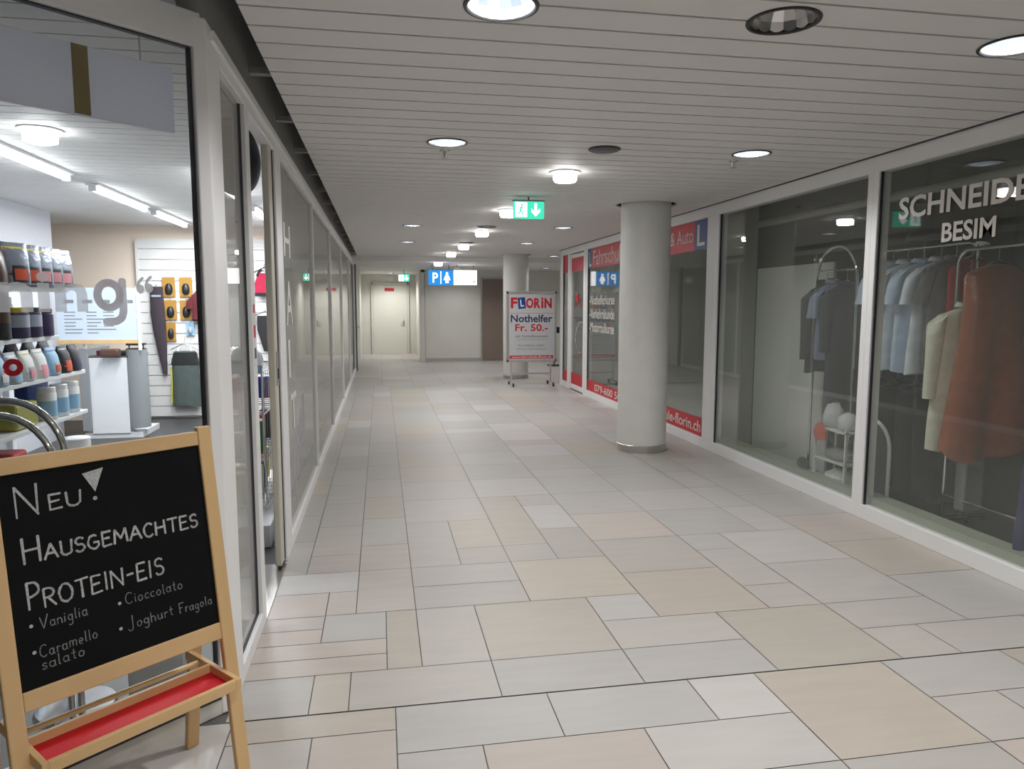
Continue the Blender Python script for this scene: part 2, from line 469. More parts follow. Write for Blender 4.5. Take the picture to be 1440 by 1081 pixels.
# ------------------------------------------------------------------ structure: far end
def wallbox(name, a, b, m, bevel=0.):
    return struct(MB().box(a, b).build(name, m, bevel=bevel))
wallbox('wall_back', (X_ALC, Y_FAR, 0), (6.7, Y_FAR + .12, 2.7), 'wall_grey')
wallbox('trim_2', (X_ALC + .09, Y_FAR - .015, 0), (2.83, Y_FAR + .01, .09), 'fascia')
wallbox('wall_alcove_right', (X_ALC, Y_FAR, 0), (X_ALC + .1, 24.0, 2.7), 'wall_white')
wallbox('wall_alcove_end', (-.8, 24.0, 0), (X_ALC + .1, 24.1, 2.7), 'wall_white')
wallbox('wall_alcove_left', (-.75, 18.1, 0), (-.60, 24.1, 2.7), 'wall_white')
wallbox('trim_3', (-.66, 17.94, 0), (-.57, 18.12, 2.62), 'dark_grey')
wallbox('trim_4', (X_ALC - .05, Y_FAR - .05, 0), (X_ALC + .09, Y_FAR + .03, 2.5), 'wall_white', .004)
wallbox('wall_far_right', (6.6, 14.1, 0), (6.7, Y_FAR, 2.75), 'wall_grey')
wallbox('wall_behind', (-4.2, BACK - .9, 0), (7.2, BACK - .8, 3.2), 'wall_grey')

d = sroot('door_2', (.31, 23.96, 0))
MB().box((-.54, -.02, 0), (.54, .03, 2.23)).build('leaf', 'far_door', d, bevel=.004)
f = MB(); f.box((-.60, -.035, 0), (-.545, .04, 2.29)).box((.545, -.035, 0), (.60, .04, 2.29)).box((-.60, -.035, 2.235), (.60, .04, 2.29)); f.build('door_frame', 'wall_white', d, bevel=.003)
h = MB().tube([(.43, -.02, 1.0), (.43, -.07, 1.0), (.33, -.07, .995)], .011); h.box((.41, -.028, .90), (.45, -.02, 1.09)); h.build('door_handle', 'steel', d)

d = sroot('door_3', (-.60, 19.2, 0))
MB().box((-.01, -.9, .01), (.018, .9, 2.25)).build('leaf', 'far_door', d, bevel=.003)
h = MB().tube([(.018, -.78, 1.05), (.07, -.78, 1.05), (.07, -.66, 1.05)], .011); h.box((.018, -.8, .95), (.026, -.76, 1.16)); h.build('door_handle', 'steel', d)

d = sroot('door_4', (3.15, Y_FAR, 0))
MB().box((-.305, -.03, 0), (.305, .01, 2.32)).build('leaf', 'elevator', d, bevel=.004)
f = MB(); f.box((-.34, -.045, 0), (-.305, .0, 2.36)).box((.305, -.045, 0), (.34, 0, 2.36)).box((-.34, -.045, 2.32), (.34, 0, 2.36)); f.build('door_frame', 'steel', d)

# ------------------------------------------------------------------ columns
def column(x, y, r, ztop, ring=True):
    c = sroot('column', (x, y, 0))
    MB().lathe([(r, .06), (r, ztop)], seg=64, cap1=True, cap0=True).build('shaft', 'column_paint', c)
    b = MB().lathe([(r + .006, 0), (r + .006, .075), (r, .08)], seg=64, cap0=True); b.build('base_ring', 'steel', c)
column(2.84, 7.62, .268, 3.1)
column(2.90, 15.65, .275, 3.1)

# ------------------------------------------------------------------ luminaires
def downlight(x, y, st, label, group):
    t = thing('downlight', label, 'ceiling light', (x, y, ZC if y < Y_STEP else Z_END), 0, group)
    r = MB().lathe([(DR + .010, -.001), (DR + .008, -.006), (DR - .003, -.007), (DR - .008, -.002), (DR - .008, .02)], seg=48); r.build('trim_ring', 'black_plastic', t)
    prof = [(DR - .008, 0), (DR - .02, .035), (DR - .045, .075), (DR - .08, .10), (.0, .105)]
    c = MB()
    seg = 30; rings = [[(rr * (1 + (.025 if k % 2 else -.0)) * math.cos(2 * PI * k / seg), rr * (1 + (.025 if k % 2 else 0)) * math.sin(2 * PI * k / seg), z) for k in range(seg)] for rr, z in prof]
    c.loft(rings, 0, False, False, False); c.build('reflector', 'reflector_on' if st == 'on' else 'reflector_dim', t)
    b = MB().tube([(-.05, .0, .07), (.05, .0, .07)], .014, 10); b.build('bulb', 'e_bulb' if st == 'on' else 'white_lacquer', t)
    if st == 'on':
        l = bpy.data.lights.new('downlight_light', 'AREA'); l.shape = 'DISK'; l.size = .10; l.energy = P_DOWN * (2.2 if y > 20 else 1.25 if y < 3 else 1.0); l.color = (1.0, .985, .97)
        lo = bpy.data.objects.new('light', l); COL.objects.link(lo); lo.parent = t; lo.location = (0, 0, .052)
        l.spread = math.radians(150)
    return t
DL = ['bright round downlight cut off by the top edge, left of the unlit one', 'unlit round recessed downlight with bare metal reflector, near the top edge',
      'bright round downlight cut off at the right edge of the picture', 'bright downlight on the left of the second row, with a sprinkler just behind',
      'bright downlight on the right of the second row, close to the tailor shop', 'nearer of the two small downlights on the far left of the ceiling',
      'nearer of the two small downlights on the far right, before the second column', 'farther of the two small downlights on the far left of the ceiling',
      'small downlight just above the second column', 'small downlight beside the upper end of the driving school front',
      'dark unlit downlight in the middle row, nearer of two between the round lamps', 'dark unlit downlight in the middle row, farther of two between the round lamps', 'small downlight lighting the far white door from above', 'small downlight above the far right corner behind the second column', 'downlight added to brighten the far wall, hidden behind the blue and white hanging signs']
for i, (x, y, st) in enumerate(DOWN):
    lab = DL[i] if i < len(DL) else 'unseen round downlight added in the slatted ceiling behind the viewer for more light'
    downlight(x, y, st, lab, 'downlights in the slatted ceiling')
LL = ['nearest glowing drum lamp under the ceiling, in front of the exit sign', 'second glowing drum lamp, just left of the green exit sign', 'third glowing drum lamp in the middle row, counted from the viewer',
      'fourth glowing drum lamp in the middle row, counted from the viewer', 'fifth glowing drum lamp, last one on the slatted ceiling', 'farthest glowing drum lamp, in front of the blue parking sign']
for i, (x, y) in enumerate(LAMPS, -2):
    z = ZC if y < Y_STEP else Z_END
    t = thing('drum_lamp', LL[i] if i >= 0 else 'unseen drum lamp added under the ceiling behind the viewer as extra light', 'ceiling light', (x, y, z), 0, 'drum lamps along the middle of the ceiling')
    MB().lathe([(.125, 0), (.125, -.010), (.10, -.016)], seg=32, cap0=True, cap1=True).build('mounting_plate', 'frame', t)
    MB().lathe([(.088, -.016), (.095, -.03), (.095, -.062), (.085, -.078)], seg=32, cap0=True).build('diffuser', 'e_lamp_side', t)
    MB().lathe([(.083, -.079), (.05, -.083)], seg=32, cap0=True, cap1=True).build('lens', 'e_lamp', t)
# loudspeaker disc
t = thing('ceiling_speaker', 'dark round flush speaker in the ceiling between the two second-row downlights', 'speaker', (1.54, 4.965, ZC))
MB().lathe([(.105, 0), (.105, -.010), (.098, -.014), (.0, -.012)], seg=36, cap0=True).build('grille', 'dark_grey', t)
MB().lathe([(.112, 0), (.112, -.006), (.104, -.008)], seg=36).build('trim_ring', 'black_plastic', t)
for (x, y, lab) in ((.461, 5.22, 'small sprinkler head hanging behind the second-row left downlight'), (2.61, 5.19, 'small sprinkler head hanging behind the second-row right downlight')):
    t = thing('sprinkler', lab, 'sprinkler', (x, y, ZC), 0, 'ceiling sprinklers')
    MB().lathe([(.035, 0), (.03, -.008), (.012, -.012), (.01, -.035), (.004, -.05)], seg=16, cap0=True, cap1=True).build('body', 'steel', t)
    MB().lathe([(.0, -.05), (.024, -.05), (.022, -.053), (0, -.053)], seg=16).build('deflector', 'steel', t)

# ------------------------------------------------------------------ illuminated signs
def arrow_down(mb, cx, cy, s, M, mi, z):
    mb.prism([(cx - .10 * s, cy + .5 * s), (cx - .10 * s, cy - .1 * s), (cx - .34 * s, cy + .12 * s), (cx - .34 * s, cy - .14 * s), (cx, cy - .5 * s), (cx + .34 * s, cy - .14 * s), (cx + .34 * s, cy + .12 * s), (cx + .1 * s, cy - .1 * s), (cx + .1 * s, cy + .5 * s)], z, z + .002, mi, M)
def running_man(mb, cx, cy, s, M, mi, z):
    mb.box((cx - .42 * s, cy - .5 * s, z), (cx + .42 * s, cy + .5 * s, z + .001), mi, M)
def man(mb, cx, cy, s, M, mi, z):
    mb.disc((cx + .06 * s, cy + .33 * s), .08 * s, z, z + .002, 12, mi, M)
    for p, wd in (([(cx + .02 * s, cy + .2 * s), (cx - .06 * s, cy - .08 * s)], .13 * s), ([(cx - .05 * s, cy - .08 * s), (cx + .12 * s, cy - .2 * s), (cx + .06 * s, cy - .4 * s)], .08 * s),
                  ([(cx - .07 * s, cy - .1 * s), (cx - .12 * s, cy - .25 * s), (cx - .3 * s, cy - .3 * s)], .08 * s), ([(cx + .02 * s, cy + .18 * s), (cx + .18 * s, cy + .08 * s), (cx + .26 * s, cy + .16 * s)], .055 * s), ([(cx, cy + .18 * s), (cx - .18 * s, cy + .12 * s), (cx - .22 * s, cy - .02 * s)], .055 * s)):
        mb.ribbon(p, wd, z, .002, mi, M)
def exit_sign(loc, wd, ht, zdrop, label, glowname='e_green'):
    t = thing('exit_sign', label, 'exit sign', loc)
    MB().box((-wd / 2, -.03, -ht / 2), (wd / 2, .03, ht / 2)).build('light_box', glowname, t, bevel=.004)
    M = plane_M((0, -.0305, 0), (1, 0, 0), (0, 0, 1))
    p = MB()
    running_man(p, -wd * .26, 0, ht * .86, M, 0, 0); arrow_down(p, wd * .22, 0, ht * .78, M, 0, 0); p.build('pictogram', 'e_white', t)
    g = MB(); man(g, -wd * .26, 0, ht * .8, M, 0, .0012); g.build('running_figure', 'e_green', t)
    MB().tube([(.0, 0, ht / 2), (.0, 0, ht / 2 + zdrop)], .008, 8).build('hanger_rod', 'dark_grey', t)
    MB().box((-wd / 2 - .004, -.026, ht / 2 - .002), (wd / 2 + .004, .026, ht / 2 + .012)).build('housing', 'dark_grey', t)
exit_sign((1.46, 7.2, 2.53), .305, .165, .045, 'green lit exit sign with a down arrow hanging in the middle of the ceiling')
exit_sign((.655, 20.5, 2.33), .29, .20, .13, 'small green lit exit sign hanging before the far white door')

t = thing('parking_sign', 'blue lit sign with a white P and a pictogram, hanging at the far end', 'sign', (1.455, 17.9, 2.25))
MB().box((-.295, -.05, -.178), (.295, .05, .178)).build('light_box', 'e_pblue', t, bevel=.005)
M = plane_M((0, -.0505, 0), (1, 0, 0), (0, 0, 1)); p = MB()
put_text(p, 'P', -.20, -.12, .13, .24, M, bold=.02)
p.box((-.012, -.15, 0), (.012, .15, .001), 0, M)
p.disc((.15, .10), .032, 0, .002, 14, 0, M); p.prism([(.11, .06), (.19, .06), (.235, -.06), (.19, -.06), (.19, -.13), (.11, -.13), (.11, -.06), (.065, -.06)], 0, .002, 0, M)
p.build('pictogram', 'e_white', t)
for x in (-.2, .2): MB().tube([(x, 0, .178), (x, 0, .31)], .008, 8).build('hanger_rod', 'dark_grey', t)
t = thing('light_box_sign', 'white lit rectangular sign hanging right of the blue parking sign', 'sign', (2.055, 17.9, 2.255))
MB().box((-.28, -.05, -.178), (.28, .05, .178)).build('light_box', 'e_signwhite', t, bevel=.005)
p = MB().box((.19, -.053, -.12), (.23, -.0505, -.08)); p.build('red_mark', 'e_signred', t)
for x in (-.2, .2): MB().tube([(x, 0, .178), (x, 0, .31)], .008, 8).build('hanger_rod', 'dark_grey', t)
t = tag(MB().box((-.15, -.012, -.045), (.15, 0, .045)).build('door_plate', 'sign_red', None, (.29, 23.925, 2.08)), 'small dark red plate above the far white door', 'sign')

# ------------------------------------------------------------------ left shopfront along the corridor
def rail(mb, y0, y1, z0, z1, x0=-.66, x1=XL): mb.box((x0, y0, z0), (x1, y1, z1))
# corner post: wide white pillar between the angled window and the corridor front
S48 = math.radians(48.6)
DV = Vector((math.sin(S48), math.cos(S48), 0)); NV = Vector((DV.y, -DV.x, 0))
P0 = Vector((-.619, 2.871, 0))
pq = P0 - DV * .026; pr_ = pq - NV * .06
poly = [(-.600, 2.885), (-.600, 3.10), (-.66, 3.10), (-.66, 2.93), (pr_.x, pr_.y), (pq.x, pq.y)]
struct(MB().prism(poly, 0, 2.62).build('trim_1', 'frame', bevel=.006))

def pane_frame(root, y0, y1, zlo, zhi, mb, mats='frame'):
    pass
# window_2: clear pane between corner post and door
r = sroot('window_2', (XL, 3.1, 0))
f = MB(); f.box((-.06, 0, 0), (0, .53, .075)).box((-.06, 0, 2.515), (0, .53, 2.57)).box((-.06, .53, 0), (0, .63, 2.57)).build('frame', 'frame', r, bevel=.004)
MB().box((-.036, 0, .07), (-.026, .54, 2.52)).build('pane', 'glass_tinted', r)
g = MB().box((-.038, .52, .07), (-.02, .535, 2.52)); g.box((-.038, 0, .07), (-.02, .54, .082)).build('gasket', 'gasket', r)
s = MB().box((0.0005, .545, 1.30), (.0015, .60, 1.62)); s.build('sticker_strip', 'sign_white', r)
s = MB(); s.box((.0016, .55, 1.44), (.0024, .595, 1.50), 0).box((.0016, .55, 1.34), (.0024, .595, 1.39), 1).box((.0016, .55, 1.56), (.0024, .595, 1.60), 0); s.build('sticker_print', ['sign_red', 'navy'], r)
# door_1: opening with leaf slid behind the post
r = sroot('door_1', (XL, 3.73, 0))
f = MB(); f.box((-.06, 0, 2.505), (0, .86, 2.57)); f.build('door_header', 'frame', r, bevel=.004)
MB().box((-.25, 0, -.002), (.0, .80, .006)).build('threshold', 'steel', r)
MB().box((-.055, .71, .02), (-.015, .835, 2.53)).build('door_leaf', 'frame_cream', r, bevel=.008)
l = MB(); l.box((-.016, .745, 1.12), (-.008, .80, 1.32)).build('lock_plate', 'steel', r); MB().box((-.009, .755, 1.16), (-.004, .79, 1.22)).build('lock_cylinder', 'black_plastic', r)
MB().box((-.06, .86, 0), (0, 1.12, 2.57)).build('door_post', 'frame', r, bevel=.006)
MB().box((-.05, .838, .02), (-.012, .86, 2.5)).build('gasket', 'gasket', r)
# panes beyond the door
edges = [4.85, 7.05, 9.45, 12.10, 15.0, 17.95]
for i in range(5):
    y0, y1 = edges[i], edges[i + 1]
    r = sroot('window_%d' % (3 + i), (XL, y0, 0)); L = y1 - y0
    f = MB(); f.box((-.06, 0, 0), (0, L, .075)).box((-.06, 0, 2.515), (0, L, 2.57)).box((-.06, L - .04, .075), (0, L, 2.515)); f.build('frame', 'frame', r, bevel=.003)
    MB().box((-.03, 0, .07), (-.022, L - .03, 2.52)).build('pane', 'glass_film', r)
    if i == 0:
        M = plane_M((-.0205, 0, 0), (0, 1, 0), (0, 0, 1)); s = MB()
        for k, (ch, z, hh) in enumerate((('H', 1.92, .22), ('A', 1.46, .30), ('I', 1.10, .26), ('T', .72, .26))):
            put_text(s, ch, .20 + .03 * k, z, .34 if ch != 'I' else .10, hh, M, bold=.01)
        s.build('lettering', 'vinyl_white', r)
        s = MB()
        for k in range(4): s.box((-.0212, .35 + k * .22, .25 + .09 * k), (-.0204, .50 + k * .22, .62 + .09 * k))
        s.build('film_strips', 'vinyl_grey', r)
# fascia above the shopfront and its brackets
wallbox('wall_left_fascia', (-.70, 2.9, 2.57), (-.62, 18.1, 3.12), 'fascia')
b = MB()
y = 2.95
while y < 17.5:
    b.box((-.62, y, 2.735), (-.40, y + .05, 2.765)); y += .95
struct(b.build('trim_5', 'bracket'))
wallbox('trim_6', (-.63, 2.95, 2.565), (-.585, 18.0, 2.60), 'frame')

# ------------------------------------------------------------------ angled shop window (window_1)
r = sroot('window_1', (P0.x, P0.y, 0))
def awM():      # local x runs along the window away from the post, y = outwards, z up
    x = -DV; z = Vector((0, 0, 1)); y = z.cross(x)
    M = Matrix((x, y, z)).transposed().to_4x4(); return M
AM = awM()      # outward = y ?
OUT = 1 if (AM.to_3x3() @ Vector((0, 1, 0))).dot(NV) > 0 else -1
def abox(mb, s0, s1, o0, o1, z0, z1, mi=0):   # s along the window from the post, o outward
    return mb.box((s0, OUT * o0, z0), (s1, OUT * o1, z1), mi, AM)
LW = 2.4
f = MB(); abox(f, -.005, LW, -.06, 0, 2.512, 2.632); abox(f, -.005, LW, -.06, .004, 0.075, .125); abox(f, LW - .06, LW, -.06, 0, 0, 2.6); f.build('frame', 'frame', r, bevel=.004)
f = MB(); abox(f, 0, LW, -.05, -.005, 0, .08); f.build('plinth', 'wall_grey', r)
f = MB(); abox(f, .02, LW, -.034, -.024, .12, 2.52); f.build('pane', 'glass_clear', r)
f = MB(); abox(f, .026, .034, -.04, -.018, .12, 2.515); abox(f, .035, LW, -.04, -.018, 2.506, 2.514); abox(f, .03, LW, -.02, .004, .066, .076); f.build('gasket', 'gasket', r)
# lettering on the pane
WM = plane_M(Vector((0, 0, 0)) + NV * (-.0225), DV, (0, 0, 1))
s = MB(); put_text(s, 'trai', -1.12, 1.575, .42, .17, WM, bold=.03); put_text(s, 'nin', -.672, 1.575, .255, .125, WM, bold=.03)
s.ribbon([(-.350 + .036 * math.cos(a), 1.630 + .042 * math.sin(a)) for a in [2 * PI * k / 18 for k in range(19)]], .026, 0, .001, 0, WM)
s.ribbon([(-.305, 1.68), (-.305, 1.575), (-.312, 1.553), (-.33, 1.542), (-.365, 1.541)], .026, 0, .001, 0, WM)
s.prism([(-.245 + .014 * math.cos(a * .4), 1.652 + .016 * math.sin(a * .4)) for a in range(16)], 0, .001, 0, WM); s.prism([(-.215 + .014 * math.cos(a * .4), 1.656 + .016 * math.sin(a * .4)) for a in range(16)], 0, .001, 0, WM)
s.ribbon([(-.255, 1.655), (-.250, 1.675), (-.236, 1.69)], .010, 0, .001, 0, WM); s.ribbon([(-.226, 1.66), (-.221, 1.68), (-.207, 1.695)], .010, 0, .001, 0, WM)
s.build('lettering', 'vinyl_grey', r)
s = MB()
ringp = [(-.642 + .019 * math.cos(a), 1.406 + .019 * math.sin(a)) for a in [math.radians(200 + k * 20) for k in range(18)]]
s.ribbon(ringp, .017, 0, .001, 0, WM); s.build('ring_sticker', 'sign_red', r)
# grey board hanging inside at the top of the window, with a brown strip
BM_ = plane_M(P0 + NV * (-.12), DV, (0, 0, 1))
t = thing('hanging_board', 'plain grey board with a brown strip hanging inside the top of the angled window', 'board', P0 + DV * (-.6) + NV * (-.13) + Vector((0, 0, 2.232)))
mm = Matrix((DV, -NV, Vector((0, 0, 1)))).transposed().to_4x4()
MB().box((-.9, 0, -.005), (.562, .012, .225), 0, mm).build('panel', 'board_grey', t, bevel=.002)
MB().box((.222, -.003, .0), (.272, 0, .224), 0, mm).build('strip', 'brown_strip', t)
for x in (-.5, .45): MB().tube([mm @ Vector((x, .006, .225)), mm @ Vector((x, .006, .44))], .003, 6).build('suspension_wire', 'steel', t)

# ------------------------------------------------------------------ chalkboard easel
FF = Vector((-.452, 2.403, 0)); EW = .34; EH = 1.18
t = thing('chalkboard_easel', 'wooden easel with a chalk lettered blackboard and red tray in front of the angled window', 'easel', tuple(FF + DV * (-.33) - NV * (EW / 2)))
eb = t.location.copy()
def E_(s, o, z): return FF + DV * s + NV * o + Vector((0, 0, z)) - eb     # s along width, o towards viewer
UPF = (Vector((0, 0, EH)) - NV * (EW / 2)); FL = UPF.length; UPF.normalize()
UPR = (Vector((0, 0, EH)) + NV * (EW / 2)).normalized()
def FP(s, tt, off=0.): return E_(s, 0, 0) + UPF * tt + DV.cross(UPF) * off
FN = DV.cross(UPF)
if FN.dot(NV) < 0: FN = -FN
FM = plane_M(E_(0, 0, 0), DV, UPF)
SW, ST = .045, .024
for s0 in (-.66, -SW):
    MB().box((s0, 0, -ST), (s0 + SW, FL + .02, 0), 0, FM).build('leg', 'wood', t, bevel=.004)
RM = plane_M(E_(0, -EW, 0), DV, UPR)
for s0 in (-.66, -SW):
    MB().box((s0, 0, -.030), (s0 + SW, FL - .03, -.006), 0, RM).build('leg', 'wood', t, bevel=.004)
for t0, t1 in ((1.152, 1.198), (.508, .562)): MB().box((-.615, t0, -ST), (-SW, t1, -.002), 0, FM).build('board_rail', 'wood_rail', t, bevel=.003)
bd = MB().box((-.617, .555, -.018), (-.043, 1.156, -.008), 0, FM).build('blackboard', 'slate', t)
MB().box((-.615, .55, -.022), (-SW, 1.12, -.014), 0, RM).build('back_board', 'sign_white', t)
for t0, t1 in ((1.09, 1.14), (.5, .55)): MB().box((-.615, t0, -.03), (-SW, t1, -.008), 0, RM).build('back_rail', 'wood_rail', t, bevel=.003)
# tray and its long side rails
zt = .365
f = MB()
for s0 in (-.612, -.062): pass
TM = Matrix((DV, NV, Vector((0, 0, 1)))).transposed().to_4x4(); TM.translation = E_(0, 0, 0)
for s0 in (-.617, -.060): MB().box((s0, -.30, zt), (s0 + .017, .03, zt + .034), 0, TM).build('tray_arm', 'wood', t, bevel=.002)
f = MB(); pass
for o0, o1 in ((.014, .03), (-.145, -.131)): MB().box((-.60, o0, zt), (-.06, o1, zt + .034), 0, TM).build('tray_rim', 'wood', t, bevel=.002)
MB().box((-.60, -.132, zt), (-.06, .015, zt + .008), 0, TM).build('tray', 'red_paint', t)
MB().tube([TM @ Vector((-.60, -.21, zt + .017)), TM @ Vector((-.06, -.21, zt + .017))], .009, 10).build('dowel', 'wood', t)

# chalk lettering (single-stroke letters, cap height 1)
def arc(cx, cy, rx, ry, a0, a1, n=10): return [(cx + rx * math.cos(math.radians(a0 + (a1 - a0) * i / n)), cy + ry * math.sin(math.radians(a0 + (a1 - a0) * i / n))) for i in range(n + 1)]
G = {
 'N': (.8, [[(.0, 0), (.02, 1)], [(.02, 1), (.72, .02)], [(.72, .02), (.74, 1.02)]]),
 'E': (.62, [[(.05, 0), (.05, 1), (.6, 1)], [(.05, .52), (.5, .55)], [(.05, 0), (.62, .03)]]),
 'U': (.72, [[(.03, 1), (.04, .35)] + arc(.36, .33, .32, .32, 180, 360) + [(.70, 1)]]),
 'H': (.75, [[(.03, 0), (.03, 1)], [(.03, .5), (.7, .52)], [(.7, 0), (.7, 1)]]),
 'A': (.78, [[(.0, 0), (.4, 1), (.78, 0)], [(.15, .36), (.64, .36)]]),
 'S': (.6, [arc(.3, .75, .26, .24, 30, 250, 9) + arc(.3, .26, .28, .26, 100, -150, 11)]),
 'G': (.75, [arc(.4, .5, .37, .5, 55, 330, 12) + [(.72, .46)], [(.42, .46), (.74, .46)]]),
 'M': (.9, [[(.02, 0), (.1, 1), (.46, .3), (.82, 1), (.9, 0)]]),
 'C': (.68, [arc(.4, .5, .37, .5, 50, 310, 12)]),
 'T': (.7, [[(0, 1), (.72, 1.02)], [(.36, 1), (.35, 0)]]),
 'P': (.62, [[(.05, 0), (.03, 1)], [(.03, 1)] + arc(.3, .74, .3, .26, 90, -90, 8) + [(.05, .45)]]),
 'R': (.68, [[(.05, 0), (.05, 1)], [(.05, 1)] + arc(.32, .76, .28, .24, 90, -90, 8) + [(.05, .5)], [(.25, .5), (.68, 0)]]),
 'O': (.82, [arc(.4, .5, .38, .5, 90, 450, 16)]),
 'I': (.25, [[(.1, 0), (.1, 1)]]), '-': (.45, [[(.04, .5), (.42, .52)]]),
 'V': (.7, [[(0, 1), (.3, 0), (.75, 1.1)]]), 'J': (.6, [[(.45, 1.05), (.45, .1)] + arc(.25, .05, .2, .22, 0, -170, 7)]),
 'F': (.62, [[(.12, 0), (.1, 1), (.62, 1.04)], [(.12, .52), (.45, .54)]]),
 'a': (.56, [arc(.25, .28, .23, .27, 40, 400, 12), [(.48, .55), (.47, .1), (.56, 0)]]),
 'n': (.52, [[(.04, .55), (.05, 0)], [(.05, .38)] + arc(.26, .36, .2, .18, 160, 0, 7) + [(.47, 0)]]),
 'i': (.22, [[(.1, .52), (.1, 0)], [(.1, .74), (.12, .78)]]),
 'g': (.54, [arc(.25, .28, .22, .25, 40, 400, 12), [(.48, .52), (.47, -.25)] + arc(.26, -.26, .21, .18, 0, -160, 6)]),
 'l': (.22, [[(.08, 1), (.08, .08), (.18, 0)]]),
 'o': (.54, [arc(.26, .27, .23, .27, 90, 450, 12)]),
 'c': (.46, [arc(.26, .27, .23, .27, 50, 310, 9)]),
 't': (.4, [[(.18, .9), (.18, .08), (.32, 0)], [(.02, .58), (.36, .6)]]),
 'r': (.4, [[(.06, .55), (.07, 0)], [(.07, .36), (.2, .53), (.38, .5)]]),
 'h': (.54, [[(.05, 1), (.05, 0)], [(.05, .36)] + arc(.26, .36, .21, .19, 160, 0, 7) + [(.47, 0)]]),
 'u': (.54, [[(.04, .54), (.05, .2)] + arc(.25, .2, .2, .2, 180, 350, 7) + [(.47, .54)], [(.47, .54), (.5, 0)]]),
 'y': (.5, [[(.04, .54), (.25, .05)], [(.48, .54), (.1, -.4)]]),
 's': (.42, [arc(.22, .41, .17, .13, 30, 250, 7) + arc(.2, .14, .19, .14, 90, -150, 8)]),
 'e': (.5, [[(.05, .28), (.46, .3)] + arc(.26, .28, .21, .27, 10, 310, 10)]),
 'm': (.82, [[(.04, .55), (.05, 0)], [(.05, .38)] + arc(.22, .38, .16, .17, 160, 0, 6) + [(.39, 0)], [(.39, .38)] + arc(.57, .38, .17, .17, 160, 0, 6) + [(.75, 0)]]),
 ' ': (.3, []),
}
def chalk(mb, text, x0, x1, y, h, wd, slope=0., first=1.0, rep=1):
    adv = []
    for i, ch in enumerate(text): adv.append((G[ch][0] + .20) * (first if i == 0 else 1.0))
    tot = sum(adv) - .2; k = (x1 - x0) / tot; x = x0
    for i, ch in enumerate(text):
        hh = h * (first if i == 0 else 1.0); ww = k * (first if i == 0 else 1.0)
        yb = y + slope * (x - x0) + random.uniform(-.03, .03) * h
        for st in G[ch][1]:
            pts = [(x + px * ww + random.uniform(-.01, .01) * h, yb + py * hh - (.18 * h if i == 0 and first > 1.2 else 0)) for px, py in st]
            for _ in range(rep): mb.ribbon([(a + random.uniform(-1, 1) * wd * .18, b + random.uniform(-1, 1) * wd * .18) for a, b in pts], wd, random.uniform(0, .0004), .0003, 0, CM, .3)
        x += adv[i] * k
CM = FM @ Matrix.Translation((0, 0, -.0079))
mb = MB()
chalk(mb, 'N', -.575, -.518, 1.033, .083, .0055, 0, 1, 2); chalk(mb, 'EU', -.497, -.412, 1.035, .042, .005, 0, 1, 2)
mb.prism([(-.402, 1.122), (-.372, 1.064), (-.343, 1.131)], 0, .0005, 0, CM); mb.disc((-.3745, 1.045), .006, 0, .0005, 10, 0, CM)
chalk(mb, 'H', -.573, -.530, .905, .070, .0058, 0, 1, 2); chalk(mb, 'AUSGEMACHTES', -.521, -.078, .903, .041, .0054, -.028, 1, 2)
chalk(mb, 'P', -.576, -.545, .777, .072, .0055, 0, 1, 2); chalk(mb, 'ROTEIN-EIS', -.537, -.203, .773, .051, .0053, -.01, 1, 2)
for q in ((-.574, .732), (-.343, .721), (-.348, .646), (-.574, .659)): mb.disc(q, .005, 0, .0005, 10, 0, CM)
mb.build('chalk_lettering', 'chalk', bd)
mb = MB()
chalk(mb, 'Vaniglia', -.552, -.432, .717, .030, .0026, 0, 1.1); chalk(mb, 'Cioccolato', -.326, -.152, .712, .030, .0026, -.02, 1.1)
chalk(mb, 'Joghurt', -.328, -.190, .637, .030, .0026, -.01, 1.2); chalk(mb, 'Fragola', -.172, -.062, .632, .028, .0026, -.02, 1.1)
chalk(mb, 'Caramello', -.562, -.413, .640, .030, .0026, .02, 1.1); chalk(mb, 'salato', -.560, -.452, .605, .030, .0026, 0.02, 1)
mb.build('chalk_lettering', 'chalk_faint', bd)

# ------------------------------------------------------------------ right shopfront
def right_window(n, y0, y1, zlo=.11, zhi=2.55, post_hi=.0, post_lo=.0, gl='glass_right'):
    """pane between y0 and y1; the frame reaches post_lo nearer and post_hi farther"""
    r = sroot('window_%d' % n, (XR, y0, 0)); L = y1 - y0
    f = MB(); f.box((-.01, -post_lo, 0), (.09, L + post_hi, zlo)).box((-.01, -post_lo, zhi), (.09, L + post_hi, ZC - .004))
    if post_lo: f.box((-.01, -post_lo, zlo), (.09, 0, zhi))
    if post_hi: f.box((-.01, L, zlo), (.09, L + post_hi, zhi))
    f.build('frame', 'frame', r, bevel=.004)
    MB().box((.02, -.01, zlo - .01), (.03, L + .01, zhi + .01)).build('pane', gl, r)
    g = MB(); g.box((.004, 0, zlo), (.02, .012, zhi)).box((.004, L - .012, zlo), (.02, L, zhi)); g.build('gasket', 'gasket', r)
    return r
RT = lambda: plane_M((0, 0, 0), (0, -1, 0), (0, 0, 1))     # letters read from far to near; local x = -y
r1 = right_window(8, -1.2, 4.79, post_hi=.06)
r2 = right_window(9, 4.91, 7.30, post_lo=.06, post_hi=.10, gl='glass_mid')
r3 = right_window(10, 7.58, 9.82, post_lo=.18, post_hi=.04)
r4 = right_window(11, 9.90, 12.28, post_lo=.04, post_hi=.10)
r5 = right_window(12, 13.62, 14.02, post_lo=.08, post_hi=.15)
